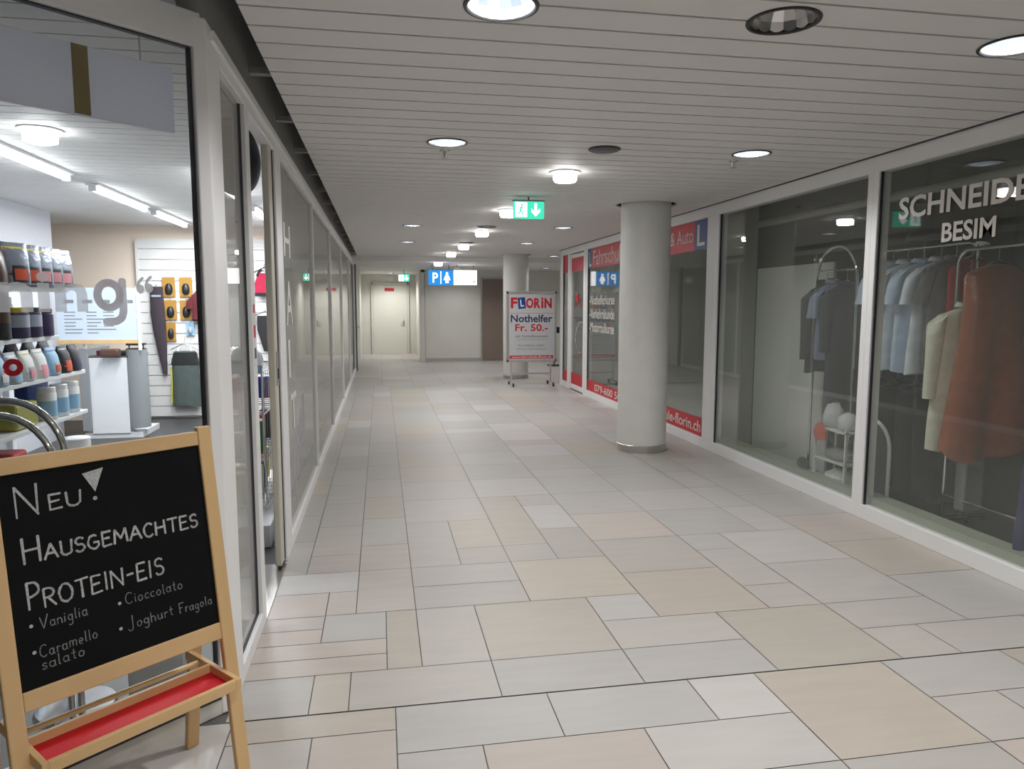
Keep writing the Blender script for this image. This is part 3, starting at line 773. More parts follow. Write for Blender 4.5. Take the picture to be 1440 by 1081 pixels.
# tailor's lettering: y on glass 4.60 .. , text reads towards the viewer
def rtext(mb, s, ya, yb, z0, z1, y0, mi=0, off=.0185, bold=0.):
    M = plane_M((off, 0, 0), (0, -1, 0), (0, 0, 1)); M = M
    put_text(mb, s, -(ya - y0), z0, abs(ya - yb), z1 - z0, M, mi, 0, .0015, bold)
s = MB(); rtext(s, 'SCHNEIDER', 4.60, 3.40, 2.188, 2.336, -1.2, bold=.022); rtext(s, 'BESIM', 4.19, 3.77, 2.0, 2.124, -1.2, bold=.022); s.build('lettering', 'vinyl_white', r1)
# driving school bands
def band(r, y0, ya, yb, z0, z1, m, name='band'):
    return MB().box((.012, ya - y0, z0), (.0195, yb - y0, z1)).build(name, m, r)
band(r3, 7.58, 7.95, 9.82, 2.215, 2.545, 'sign_red'); band(r3, 7.58, 7.58, 7.95, 2.215, 2.545, 'sign_blue', 'learner_plate'); band(r3, 7.58, 7.58, 9.82, .115, .32, 'sign_red')
s = MB(); rtext(s, 'L', 7.88, 7.68, 2.26, 2.50, 7.58, 0, .0100, .01); rtext(s, '& Auto', 8.66, 7.99, 2.315, 2.48, 7.58, 0, .0100); rtext(s, 'Motorrad', 9.72, 8.76, 2.315, 2.48, 7.58, 0, .0100)
rtext(s, 'ule-florin.ch', 8.70, 7.65, .155, .285, 7.58, 0, .0100, .008); s.build('lettering', 'vinyl_white', r3)
band(r4, 9.9, 9.9, 12.08, 2.215, 2.545, 'sign_red'); band(r4, 9.9, 12.08, 12.28, 2.215, 2.545, 'sign_blue', 'learner_plate'); band(r4, 9.9, 9.9, 12.28, .115, .30, 'sign_red')
s = MB(); rtext(s, 'L', 12.25, 12.12, 2.25, 2.50, 9.9, 0, .0100, .01); rtext(s, 'Fahrschule', 12.0, 10.4, 2.26, 2.50, 9.9, 0, .0100)
rtext(s, '079-600 50 00', 11.83, 10.1, .145, .265, 9.9, 0, .0100, .008)
for k, (tx, z) in enumerate((('-Nothelferkurse', 1.60), ('-Verkehrskunde', 1.37), ('-Motorradkurse', 1.14))): rtext(s, tx, 12.22, 10.85, z, z + .16, 9.9, 0, .0180, .01)
s.build('lettering', 'vinyl_white', r4)
band(r5, 13.62, 13.62, 14.02, 2.215, 2.545, 'sign_red'); band(r5, 13.62, 13.62, 14.02, .115, .32, 'sign_red')
# driving school door
r = sroot('door_5', (XR, 12.40, 0))
f = MB(); f.box((-.01, 0, 0), (.09, .10, ZC - .004)).box((-.01, 1.06, 0), (.09, 1.14, ZC - .004)).box((-.01, .1, 2.55), (.09, 1.06, ZC - .004)); f.build('door_frame', 'frame', r, bevel=.004)
f = MB(); f.box((0, .11, .02), (.05, .17, 2.53)).box((0, 1.0, .02), (.05, 1.05, 2.53)).box((0, .17, .02), (.05, 1.0, .11)).box((0, .17, 2.46), (.05, 1.0, 2.53)); f.build('door_leaf', 'frame', r, bevel=.004)
MB().box((.02, .16, .10), (.03, 1.01, 2.47)).build('pane', 'glass_right', r)
f = MB(); f.box((.013, .17, 2.215), (.0195, 1.0, 2.46)).box((.013, .17, .11), (.0195, 1.0, .32)); f.build('band', 'sign_red', r)
MB().tube([(.0, .22, .75)] + [(-.05 - .03 * math.sin(PI * k / 8), .22 + .14 * math.sin(PI * k / 8), .75 + .54 * k / 8) for k in range(9)] + [(.0, .22, 1.29)], .012, 10).build('door_handle', 'chrome', r)
s = MB(); s.box((.012, .55, 1.66), (.0195, .72, 1.80)); s.build('sticker', 'sign_red', r)
# end post and jointing trim between ceiling and front
wallbox('trim_7', (XR - .03, BACK, ZC - .006), (XR + .1, 14.2, ZC - .001), 'gasket')
wallbox('wall_right_end', (XR, 14.18, 0), (6.7, 14.28, 2.75), 'wall_grey')

# interiors behind the right front: tailor's room and driving school room
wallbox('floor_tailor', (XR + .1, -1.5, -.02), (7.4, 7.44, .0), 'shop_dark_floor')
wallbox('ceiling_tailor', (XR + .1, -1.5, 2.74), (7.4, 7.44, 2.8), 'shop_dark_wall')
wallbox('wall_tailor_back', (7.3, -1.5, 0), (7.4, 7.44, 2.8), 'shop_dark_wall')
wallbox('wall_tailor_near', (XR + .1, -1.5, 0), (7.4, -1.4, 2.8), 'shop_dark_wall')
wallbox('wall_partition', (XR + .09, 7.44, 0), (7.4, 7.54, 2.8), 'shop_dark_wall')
wallbox('floor_school', (XR + .1, 7.54, -.02), (6.6, 14.18, 0), 'room_grey')
wallbox('ceiling_school', (XR + .1, 7.54, 2.74), (6.6, 14.18, 2.8), 'room_grey')
wallbox('wall_school_back', (6.5, 7.54, 0), (6.6, 14.18, 2.8), 'room_grey')
wallbox('wall_school_near', (XR + .1, 7.541, 0), (6.6, 7.56, 2.8), 'room_grey')
wallbox('window_sill', (XR + .05, -1.2, 0.0), (XR + .19, 7.28, .165), 'sill')
t = MB().tube([(4.0, 7.40, 2.45), (4.0, 0, 2.45)], .035, 12).build('ceiling_pipe', 'bracket'); tag(t, 'pale pipe running under the dark ceiling of the tailor shop', 'pipe')

# ------------------------------------------------------------------ garments
def garment(name, label, cat, loc, rz, width=.46, length=.75, depth=.11, sleeve=.22, m='shirt_blue', flare=1.1, collar=True, hanger=True, group=None, sl_out=.10, hook=.14, neck=.075, m2=None, hem_wave=.012, seed=0, belt=False, strap=False, fold=1.0, root=None, sl_m=None):
    rd = random.Random(seed + int(length * 1000))
    t = root or thing(name, label, cat, loc, rz, group)
    n = 28; rings = []
    ph = [rd.uniform(0, 6.28) for _ in range(4)]
    prof = [(0.0, neck / (width / 2) * 1.0, .55), (.035, .62, .75), (.075, .93, .9), (.12, 1.0, 1.0), (.24, .97, 1.08), (.42, .95 + (flare - 1) * .3, 1.1), (.6, .97 + (flare - 1) * .55, 1.12), (.8, 1 + (flare - 1) * .8, 1.18), (1.0, flare, 1.22)]
    if strap: prof = [(.10, .62, .8), (.13, .66, .9), (.2, .78, 1.0)] + [(a, b * .86, c) for a, b, c in prof[4:]]
    for q, wf, df in prof:
        z = -q * length if q > .12 else -q * .75
        ring = []
        for k in range(n):
            a = 2 * PI * k / n
            rip = 1 + q * fold * (.10 * math.sin(3 * a + ph[0] + q * 2) + .08 * math.sin(5 * a + ph[1]) + .05 * math.sin(9 * a + ph[2] + q * 3))
            x = width / 2 * wf * math.cos(a) * (1 + (rip - 1) * .25); y = depth / 2 * df * math.sin(a) * (1 + (rip - 1) * 2.2)
            zz = z + (hem_wave * math.sin(2 * a + ph[3]) if q == 1.0 else 0)
            ring.append((x, y, zz))
        rings.append(ring)
    b = MB().loft(rings, 0, True, True, False); b.build('body', m, t, ang=80)
    if sleeve:
        for sgn in (-1, 1):
            srs = []; L = sleeve; steps = 7
            for i in range(steps + 1):
                q = i / steps
                cx = sgn * (width / 2 * .93 + sl_out * q * (1 - .35 * q)); cz = -.085 - L * q; r0 = (.085 - .025 * q) if L > .35 else (.080 - .006 * q)
                srs.append([(cx + (r0 * .8 * math.cos(2 * PI * k / 14) * (1 + .08 * math.sin(3 * 2 * PI * k / 14 + q * 5))) * (1 if sgn > 0 else -1), r0 * .62 * math.sin(2 * PI * k / 14), cz + (-.05 * (1 - q) if False else 0) + .045 * (1 - q) * (-sgn * math.cos(2 * PI * k / 14) * (1 if sgn > 0 else -1))) for k in range(14)])
            MB().loft(srs, 0, True, True, False).build('sleeve', sl_m or m, t, ang=80)
    if collar:
        rr = []
        for z, s_ in ((-.025, 1.15), (.02, 1.05), (.035, 1.12), (.005, 1.4)):
            rr.append([(neck * s_ * math.cos(2 * PI * k / 18), neck * .62 * s_ * math.sin(2 * PI * k / 18), z + .012 * math.sin(2 * PI * k / 18)) for k in range(18)])
        MB().loft(rr, 0, True, False, False).build('collar', m2 or m, t, ang=80)
    if strap:
        for sgn in (-1, 1): 
            MB().tube([(sgn * width * .20, -.02, -.10 * length * .9), (sgn * width * .17, 0, -.02), (sgn * width * .19, .02, -.10 * length * .9)], .014, 8).build('strap', m2 or m, t)
    if belt:
        zb = -length * .45
        rr = [[(width / 2 * .985 * math.cos(2 * PI * k / n), depth / 2 * 1.28 * math.sin(2 * PI * k / n), zb + dz) for k in range(n)] for dz in (.025, -.025)]
        MB().loft(rr, 0, True, False, False).build('belt', m, t)
    if hanger:
        h = MB().tube([(-width * .42, 0, -.055), (-.05, 0, .012), (0, 0, .03), (.05, 0, .012), (width * .42, 0, -.055)], .008, 8)
        h.tube([(0, 0, .03), (0, 0, hook - .05)] + [(.02 - .02 * math.cos(a), 0, hook - .05 + .022 * math.sin(a) + .01) for a in [PI * k / 6 for k in range(7)]], .0028, 6)
        h.build('hanger', 'steel', t)
    return t
def trousers(label, loc, rz, m, length=.95, group=None, width=.24):
    t = thing('trousers', label, 'trousers', loc, rz, group)
    n = 20; rings = []
    for q, wf, df in ((0, .95, .5), (.05, 1., .9), (.3, 1.02, 1.1), (.7, .95, 1.1), (1, .92, 1.05)):
        rings.append([(width / 2 * wf * math.cos(2 * PI * k / n), .04 * df * math.sin(2 * PI * k / n) * (1 + .25 * math.sin(6 * PI * k / n)), -q * length) for k in range(n)])
    MB().loft(rings, 0, True, True, True).build('legs', m, t, ang=80)
    h = MB().tube([(-width * .5, 0, .004), (0, 0, .06), (width * .5, 0, .004), (-width * .5, 0, .004)], .004, 6); h.tube([(0, 0, .06), (0, 0, .12), (.018, 0, .137), (.035, 0, .12)], .0028, 6); h.build('hanger', 'steel', t)
    return t

# tailor shop: near rail with the brown satin dress and the cream coat
RZ = 1.985
t = thing('clothes_rail', 'chrome clothes rail with rounded corner carrying the brown dress and cream coat', 'clothes rail', (4.04, 4.00, 0))
p = [(0, .57, .05), (0, .57, RZ - .10)] + [(0, .57 - .10 * (1 - math.cos(a)), RZ - .10 + .10 * math.sin(a)) for a in [PI / 2 * k / 6 for k in range(1, 7)]] + [(0, -1.2, RZ), (0, -1.2, .05)]
MB().tube(p, .014, 12).build('rail', 'chrome', t)
f = MB(); f.tube([(-.18, .57, .04), (.22, .57, .04)], .014, 10).tube([(-.18, -1.2, .04), (.22, -1.2, .04)], .014, 10); f.tube([(0.0, .57, .22), (.0, -1.2, .22)], .010, 10); f.build('foot', 'chrome', t)
for y in (.57, -1.2):
    for x in (-.18, .22): MB().lathe([(.0, -.022), (.02, -.018), (.02, .0)], (x, y, .022), 12).build('caster', 'rubber', t)
garment('dress', 'long brown satin dress under clear plastic, hung on the near chrome rail', 'dress', (4.06, 4.25, RZ - .115), .0, .50, 1.28, .15, 0.0, 'cloth_brown', 1.32, False, hook=.15, fold=2.4, hem_wave=.05, seed=3, strap=False, neck=.10)
garment('dress', 'dark plum long garment half hidden right of the brown satin dress', 'dress', (4.30, 3.90, RZ - .115), .0, .50, 1.16, .14, .45, 'cloth_plum', 1.05, True, hook=.15, fold=1.3, seed=5)
garment('coat', 'long cream belted coat hung left behind the brown satin dress', 'coat', (4.10, 4.52, RZ - .40), .0, .52, 1.02, .13, .56, 'cloth_cream', 1.12, True, hook=.43, fold=1.0, seed=6, belt=True, sl_out=.05)
garment('dress', 'deep blue long garment at the right edge of the tailor window', 'dress', (3.93, 3.62, RZ - .9), .2, .5, .95, .13, 0, 'cloth_navy', 1.1, False, hook=.93, seed=8)
# second rail with shirts
t = thing('clothes_rail', 'straight chrome clothes rail holding the pale blue shirts', 'clothes rail', (4.22, 5.22, 0))
p = [(0, .62, .05), (0, .62, 2.04), (0, -.62, 2.04), (0, -.62, .05)]
MB().tube([(0, .62, .05), (0, .62, 1.98), (0, .6, 2.03), (0, .55, 2.05), (0, -.55, 2.05), (0, -.6, 2.03), (0, -.62, 1.98), (0, -.62, .05)], .013, 10).build('rail', 'chrome', t)
MB().tube([(0, .62, 1.06), (0, -.62, 1.06)], .010, 10).build('lower_bar', 'chrome', t)
for y in (.62, -.62): MB().tube([(-.2, y, .04), (.2, y, .04)], .013, 10).tube([(-.2, y, 0), (-.2, y, .05)], .016, 8).tube([(.2, y, 0), (.2, y, .05)], .016, 8).build('foot', 'chrome', t)
GR = 'shirts on the tailor rail'
for i, (y, m, lab) in enumerate(((5.48, 'shirt_blue', 'pale blue short-sleeved shirt, leftmost on the tailor rail'), (5.31, 'shirt_pale', 'whitish short-sleeved shirt, second from left on the tailor rail'),
                                 (5.13, 'shirt_blue', 'pale blue short-sleeved shirt, third from left on the tailor rail'), (4.95, 'shirt_pale', 'pale blue-white short-sleeved shirt with a grey one close behind it'))):
    garment('shirt', lab, 'shirt', (4.22, y, 1.93), .0, .46, .86, .095, .24, m, 1.08, True, group=GR, seed=20 + i, sl_out=.09)
garment('shirt', 'grey shirt right of the pale blue shirts on the tailor rail', 'shirt', (4.22, 4.80, 1.93), 0, .46, .80, .09, .24, 'shirt_grey', 1.05, True, group=GR, seed=30)
garment('blouse', 'dark red sleeveless garment on the tailor rail between the shirts and the brown dress', 'blouse', (4.24, 4.665, 1.93), 0, .40, .62, .10, 0, 'cloth_red', 1.05, False, group=GR, seed=31)
for i, (x, y, m, lab) in enumerate(((4.22, 5.55, 'cloth_charcoal', 'dark trousers under the shirts, nearest the white mullion'), (4.22, 5.35, 'cloth_black', 'black trousers under the leftmost pale blue shirt'), (4.22, 5.13, 'cloth_charcoal', 'charcoal trousers in the middle under the pale shirts'),
                                    (4.22, 4.93, 'cloth_darkgrey', 'dark grey trousers under the shirts, next to the cream coat'), (4.22, 4.75, 'cloth_black', 'black trousers half behind the cream coat'))):
    trousers(lab, (x, y, .93), 0.1, m, .82, 'trousers on the lower tailor rail', .36)
t = thing('garment_bag', 'grey dry cleaning bag hanging low below the cream coat', 'bag', (4.10, 4.42, .14)); 
MB().box((-.07, -.05, 0), (.09, .05, .5)).build('bag', 'shirt_grey', t, bevel=.02)

# arch stand with dark clothes (tailor shop, middle pane)
AY, AX = 5.82, 3.93
t = thing('clothes_stand', 'chrome clothes stand with a rounded arch top, holding dark garments', 'clothes stand', (AX, AY, 0))
p = [(0, .29, .03), (0, .29, 1.82)] + [(0, .29 * math.cos(a), 1.82 + .29 * math.sin(a)) for a in [PI * k / 14 for k in range(1, 14)]] + [(0, -.29, 1.82), (0, -.29, .03)]
MB().tube(p, .014, 12).build('arch', 'chrome', t)
MB().tube([(0, .285, 1.9), (0, -.285, 1.9)], .010, 10).build('cross_bar', 'chrome', t)
for y in (.29, -.29): MB().tube([(-.045, y, .03), (.10, y, .03)], .014, 10).tube([(-.04, y, 0), (-.04, y, .04)], .014, 8).tube([(.095, y, 0), (.095, y, .04)], .014, 8).build('foot', 'chrome', t)
garment('jacket', 'dark grey jacket, leftmost on the arched clothes stand', 'jacket', (AX, AY + .13, 1.78), 0, .36, .78, .10, .58, 'cloth_charcoal', 1.0, True, seed=40, sl_out=.03)
garment('shirt', 'blue-grey short-sleeved shirt on the arched clothes stand', 'shirt', (AX, AY + .0, 1.79), 0, .36, .66, .10, .22, 'cloth_steel', 1.0, True, seed=41, sl_out=.06, hook=.13)
garment('dress', 'long black garment, rightmost on the arched clothes stand', 'dress', (AX, AY - .155, 1.78), 0, .36, 1.24, .10, .5, 'cloth_darkgrey', 1.0, True, seed=42, sl_out=.03)
garment('dress', 'black garment deep behind the arched clothes stand, next to the mullion', 'dress', (4.55, AY - .12, 1.80), 0, .5, 1.40, .12, .5, 'cloth_black', 1.0, True, seed=43, sl_out=.03)
# shelf trolley below
t = thing('shelf_unit', 'pale open shelf unit with bags behind the tailor window, beside the mullion', 'shelf', (3.765, 5.40, 0))
f = MB()
for x in (-.10, .10):
    for y in (-.21, .21): f.beam((x, y, 0), (x, y, .60), .02, .02)
f.build('frame', 'frame', t)
for z in (.06, .30, .56): MB().box((-.11, -.22, z), (.11, .22, z + .015)).build('shelf', 'frame', t)
def bag(name, label, loc, sx, sy, sz, m, seed=1, m2=None):
    rd = random.Random(seed); n = 20; rings = []
    for q, s_ in ((0, .8), (.1, 1.), (.4, 1.04), (.7, .92), (.9, .6), (1., .35)):
        rings.append([(sx / 2 * s_ * math.cos(2 * PI * k / n) * (1 + rd.uniform(-.12, .12)), sy / 2 * s_ * math.sin(2 * PI * k / n) * (1 + rd.uniform(-.12, .12)), q * sz * (1 + (rd.uniform(-.08, .08) if q > .5 else 0))) for k in range(n)])
    t = MB().loft(rings, 0, True, True, True).build(name, m, None, loc, ang=60)
    return tag(t, label, 'bag')
bag('plastic_bag', 'clear crumpled plastic bag on the top shelf under the dark garments', (3.765, 5.51, .576), .17, .17, .20, 'plastic_bag', 3)
bag('plastic_bag', 'crumpled white bag on the top shelf, right of the red cloth', (3.765, 5.31, .576), .17, .17, .14, 'cloth_white', 9)
bag('cloth_bundle', 'bright red cloth hanging over the top shelf edge', (3.632, 5.50, .47), .03, .16, .14, 'p_orange', 4)
bag('plastic_bag', 'crumpled white plastic bag on the bottom shelf behind the tailor window', (3.765, 5.40, .076), .17, .34, .15, 'cloth_white', 5)
bag('folded_cloth', 'grey folded cloth on the middle shelf behind the tailor window', (3.765, 5.40, .316), .18, .34, .09, 'shirt_grey', 6)
bag('small_box', 'small dark green packet standing on the sill left of the shelf unit', (3.67, 5.78, .166), .06, .16, .09, 'cloth_green_grey', 7)
# padded board standing on end
t = thing('ironing_board', 'grey padded board with pale rim and rounded top, standing beside the mullion', 'board', (3.77, 5.02, 0), .0)
pl = [(-.19, .02), (.19, .02), (.19, .50)] + [(.19 * math.cos(a), .50 + .20 * math.sin(a)) for a in [PI * k / 12 for k in range(1, 12)]] + [(-.19, .50)]
Mq = plane_M((0, 0, 0), (0, 1, 0), (0, 0, 1))
MB().prism(pl, -.015, .015, 0, Mq).build('padding', 'cloth_darkgrey', t, bevel=.006)
MB().tube([Mq @ Vector((x, y, 0)) for x, y in [(-.20, .0)] + [(-.2, .5)] + [(-.2 * math.cos(a), .50 + .21 * math.sin(a)) for a in [PI * k / 12 for k in range(1, 12)]] + [(.2, .5), (.2, 0)]], .014, 10).build('rim', 'partition_white', t)
# white panel against the partition
t = MB().box((-.012, -.68, 0), (.012, .68, 1.99)).build('white_panel', 'partition_white', None, (4.06, 6.72, 0), bevel=.003); tag(t, 'tall white panel standing behind the left tailor window, left of the arched clothes stand', 'panel')
t = MB().box((-.20, -.012, 0), (.20, .012, 2.73)).build('grey_panel', 'room_grey', None, (3.845, 7.42, 0), bevel=.003); tag(t, 'narrow grey panel between the white panel and the window corner', 'panel')
# dark lampshade in the tailor shop
t = thing('lampshade', 'dark round pendant lampshade hanging behind the tailor lettering', 'lamp', (4.2, 5.12, 2.10))
MB().lathe([(.13, 0), (.12, .05), (.08, .09), (.02, .11)], seg=28).build('shade', 'black_plastic', t); MB().tube([(0, 0, .10), (0, 0, .64)], .004, 6).build('cable', 'black_plastic', t)
# second column's neighbours ------------------------------------------------
# poster stand
SY = 14.1
t = thing('poster_stand', 'wheeled metal stand with a driving course poster before the second column', 'sign', (2.93, SY, 0))
f = MB(); W2 = .505
f.box((-W2, -.02, .47), (-W2 + .045, .02, 1.86)).box((W2 - .045, -.02, .47), (W2, .02, 1.86)).box((-W2, -.02, .47), (W2, .02, .52)).box((-W2, -.02, 1.81), (W2, .02, 1.86)); f.build('frame', 'alu', t, bevel=.006)
MB().box((-W2 + .04, -.008, .515), (W2 - .04, .008, 1.815)).build('poster', 'poster_white', t)
M = plane_M((0, -.0085, 0), (1, 0, 0), (0, 0, 1))
def ptext(name, tx, x, y, wd, ht, m, bold=0.):
    s = MB(); put_text(s, tx, x, y, wd, ht, M, 0, 0, .001, bold); s.build(name, m, t)
pr = MB()
put_text(pr, 'F', -.42, 1.53, .13, .21, M, 0, 0, .001, .04); put_text(pr, 'O', -.115, 1.53, .15, .20, M, 0, 0, .001, .04); put_text(pr, 'R', .045, 1.53, .13, .20, M, 0, 0, .001, .04); put_text(pr, 'i', .19, 1.53, .045, .21, M, 0, 0, .001, .03); put_text(pr, 'N', .255, 1.53, .15, .20, M, 0, 0, .001, .04)
pr.box((-.44, 1.43, 0), (.44, 1.436, .0008), 0, M); put_text(pr, 'Fr. 50.-', -.33, 1.08, .66, .14, M, 0, 0, .001, .02); pr.box((-.44, .54, 0), (.44, .60, .0008), 0, M)
pr.build('red_lettering', 'sign_red', t)
lp = MB(); Ml = M @ Matrix.Translation((-.20, 1.63, 0)) @ Matrix.Rotation(.10, 4, 'Z'); lp.box((-.075, -.11, 0), (.075, .11, .001), 0, Ml); lp.build('learner_plate', 'sign_blue', t)
lp = MB(); put_text(lp, 'L', -.03, -.07, .07, .14, Ml, 0, .0011, .001, .03); put_text(lp, 'www.fahrschule-florin.ch', -.40, .553, .80, .036, M, 0, .001, .001, .01); lp.build('white_lettering', 'sign_white', t)
ptext('navy_lettering', 'Nothelfer', -.42, 1.255, .84, .15, 'navy', .02)
s = MB(); put_text(s, 'inkl. Nothelferausweis', -.33, .955, .66, .055, M, 0, 0, .001, .008); put_text(s, 'Anmeldung im Laden oder online', -.30, .90, .60, .03, M)
put_text(s, 'Kursdaten siehe', -.26, .78, .52, .045, M); put_text(s, 'alle Kurse an einem Wochenende', -.30, .715, .60, .03, M); s.build('grey_lettering', 'grey_text', t)
f = MB()
for x in (-.41, .39): f.beam((x, 0, .10), (x, 0, .48), .03, .03)
f.box((-.41, -.012, .22), (.39, .012, .26)); f.build('legs', 'alu', t)
f = MB()
for x in (-.41, .39): f.beam((x, -.26, .085), (x, .26, .085), .03, .03)
f.build('foot_bar', 'alu', t)
for x in (-.41, .39):
    for y in (-.25, .25):
        w_ = MB().lathe([(.0, -.012), (.038, -.012), (.040, 0), (.038, .012), (.0, .012)], seg=18, M=Matrix.Translation((x, y, .04)) @ Matrix.Rotation(PI / 2, 4, 'Y')); w_.build('caster', 'rubber', t)
# twin barrier posts behind
t = thing('barrier_post', 'slim barrier with two dark uprights and a black head behind the poster stand', 'barrier', (4.60, 18.6, 0))
f = MB(); f.beam((-.13, 0, .02), (-.13, 0, 1.0), .05, .05); f.beam((.09, 0, .02), (.09, 0, 1.0), .05, .05); f.build('upright', 'grey_laminate', t)
MB().box((-.20, -.05, .86), (.14, .05, 1.02)).build('head', 'black_plastic', t, bevel=.01)
MB().box((-.28, -.14, 0), (.18, .14, .03)).build('base', 'black_plastic', t, bevel=.005)

# ------------------------------------------------------------------ left shop interior
q0 = P0 - NV * .04; q1 = q0 - DV * 5.5
struct(MB().prism([(q0.x, q0.y), (-.66, 3.0), (-.66, 10.95), (-6.2, 10.95), (-6.2, q1.y), (q1.x, q1.y)], -.02, .002).build('floor_shop', 'shop_floor'))
wallbox('wall_shop_back', (-6.2, 10.85, 0), (-.66, 10.95, 2.75), 'peach')
wallbox('wall_shop_left', (-6.2, .6, 0), (-6.1, 10.9, 2.75), 'lilac')
wallbox('wall_shop_pier', (-4.7, 4.5, 0), (-3.79, 9.5, 2.72), 'lilac')
sl = MB()
zz = .04
while zz < 2.42:
    sl.box((-3.26, 10.80, zz), (-.72, 10.85, zz + .135)); zz += .145
sl.box((-3.26, 10.825, .02), (-.72, 10.85, 2.44)).box((-3.28, 10.79, .0), (-3.245, 10.85, 2.46))
struct(sl.build('wall_shop_slats', 'slatwall'))
# slatted shop ceiling
mb = MB(); y = .6
while y < 10.9:
    mb.box((-6.1, y + .006, ZC), (-.70, y + .15 - .006, ZC + .02)); y += .15
struct(mb.build('ceiling_shop', 'slat'))
wallbox('ceiling_shop_void', (-6.2, .4, ZC + .05), (-.70, 10.95, ZC + .1), 'void')

TL = ['nearest ceiling tube light in the left shop, entering at the picture edge', 'middle of three ceiling tube lights in the left shop', 'farthest of three ceiling tube lights in the left shop']
def tube_light(x, y0, y1, label, group='tube lights in the left shop'):
    t = thing('tube_light', label, 'ceiling light', (x, (y0 + y1) / 2, ZC), 0, group); L = (y1 - y0) / 2
    MB().box((-.055, -L, -.022), (.055, L, 0)).build('housing', 'white_lacquer', t, bevel=.003)
    MB().tube([(0, -L + .03, -.045), (0, L - .03, -.045)], .024, 12).build('tube', 'e_tube', t)
    f = MB().box((-.03, -L, -.07), (.03, -L + .03, -.02)).box((-.03, L - .03, -.07), (.03, L, -.02)); f.build('end_cap', 'white_lacquer', t)
    l = bpy.data.lights.new('tube_light', 'AREA'); l.shape = 'RECTANGLE'; l.size = .06; l.size_y = 2 * L - .1; l.energy = P_TUBE * (2 * L) / 1.4; l.color = (.94, .97, 1.0)
    lo = bpy.data.objects.new('light', l); COL.objects.link(lo); lo.parent = t; lo.location = (0, 0, -.072)
for i, (a, b) in enumerate(((5.15, 6.64), (7.15, 8.66), (8.93, 10.3))): tube_light(-2.5, a, b, TL[i])
for (x, a, b) in ((-1.35, 6.2, 7.7), (-1.35, 8.4, 9.9)): tube_light(x, a, b, 'ceiling tube light near the shop door side, hidden by the shopfront')
t = thing('drum_lamp', 'glowing drum lamp on the left shop ceiling above the tube lights', 'ceiling light', (-2.04, 5.05, ZC))
MB().lathe([(.125, 0), (.125, -.010), (.10, -.016)], seg=32, cap0=True, cap1=True).build('mounting_plate', 'frame', t)
MB().lathe([(.085, -.016), (.095, -.03), (.095, -.075), (.05, -.09)], seg=32, cap0=True, cap1=True).build('diffuser', 'e_tube', t)

# gondola shelf with tubs, pouches and bottles
GX = -2.45
t = thing('display_shelf', 'white display shelf full of tubs and pouches at the left picture edge', 'shelf', (GX - .22, 5.0, 0))
MB().box((-.24, -1.6, 0), (-.20, 1.22, 1.95)).build('back_panel', 'white_lacquer', t)
for i, (z, ye, dp) in enumerate(((.12, 1.25, .26), (.775, 1.22, .24), (1.09, 1.22, .24), (1.375, .83, .22), (1.72, 1.10, .20))):
    MB().box((-.20, -1.6, z - .03), (dp + .13, ye, z)).build('shelf', 'white_lacquer', t, bevel=.004)
f = MB().box((-.22, 1.16, 0), (-.16, 1.22, 1.95)).box((-.22, -1.6, 0), (-.16, -1.54, 1.95)); f.build('upright', 'white_lacquer', t)
def pouch(label, x, y, z, w=.15, h=.24, cols=('foil', 'p_yellow', 'p_redpack'), group=None, rz=PI / 2, cat='pouch', rise=0):
    t = thing('snack_pouch', label, cat, (x, y, z), rz, group)
    n = 16; rings = []
    for q, d_ in ((0, .05), (.03, .06), (.35, .055), (.7, .04), (.9, .012), (1.0, .004)):
        rings.append([(w / 2 * (1 if q < .95 else .97) * (abs(math.cos(2 * PI * k / n)) ** .5) * (1 if math.cos(2 * PI * k / n) >= 0 else -1), d_ * math.sin(2 * PI * k / n), q * h) for k in range(n)])
    MB().loft(rings, 0, True, True, True).build('body', cols[0], t, ang=60)
    def wrap(q0, q1, off, x0, x1, m, nm):
        rr = []
        for q in (q0, (q0 + q1) / 2, q1):
            dd = .058 if q < .35 else .058 - (q - .35) * .085
            rr.append([(w * x, -(dd * math.sqrt(max(0, 1 - (2 * abs(x)) ** 3)) + off), q * h) for x in [x0 + (x1 - x0) * k / 6 for k in range(7)]])
        rr2 = [[(p[0], p[1] + .003, p[2]) for p in r_] for r_ in rr]
        b = MB().loft(rr, 0, True, False, False, False); b.build(nm, m, t)
    wrap(.80, .90, .003, -.46, .46, cols[1], 'top_print'); wrap(.06, .46, .003, -.42, .42, cols[3] if len(cols) > 3 else cols[2], 'front_print')
    if len(cols) > 3: wrap(.12, .38, .006, -.24, .24, cols[2], 'picture')
    return t
def tub(label, x, y, z, r=.075, h=.20, m='p_purple', lid='p_black', lab='p_white', group=None, name='supplement_tub', cat='tub', lh=(.35, .8)):
    t = thing(name, label, cat, (x, y, z), 0, group)
    MB().lathe([(r * .96, 0), (r, .008), (r, h * .8), (r * .9, h * .84)], seg=28, cap0=True, cap1=True).build('body', m, t)
    MB().lathe([(r * .93, h * .84), (r * .93, h * .985), (r * .88, h)], seg=28, cap0=True, cap1=True).build('lid', lid, t)
    MB().lathe([(r * 1.006, h * lh[0]), (r * 1.006, h * lh[1] * .95)], seg=28).build('label_band', lab, t)
    return t
PG = 'pouches on the top shelf'
PC = [('foil', 'p_yellow', 'p_orange', 'p_black'), ('foil', 'p_yellow', 'p_orange', 'p_black'), ('foil', 'p_yellow', 'p_pink', 'p_black'), ('foil', 'p_yellow', 'p_pink', 'p_black'), ('foil', 'p_bluepack', 'p_pink', 'p_black')]
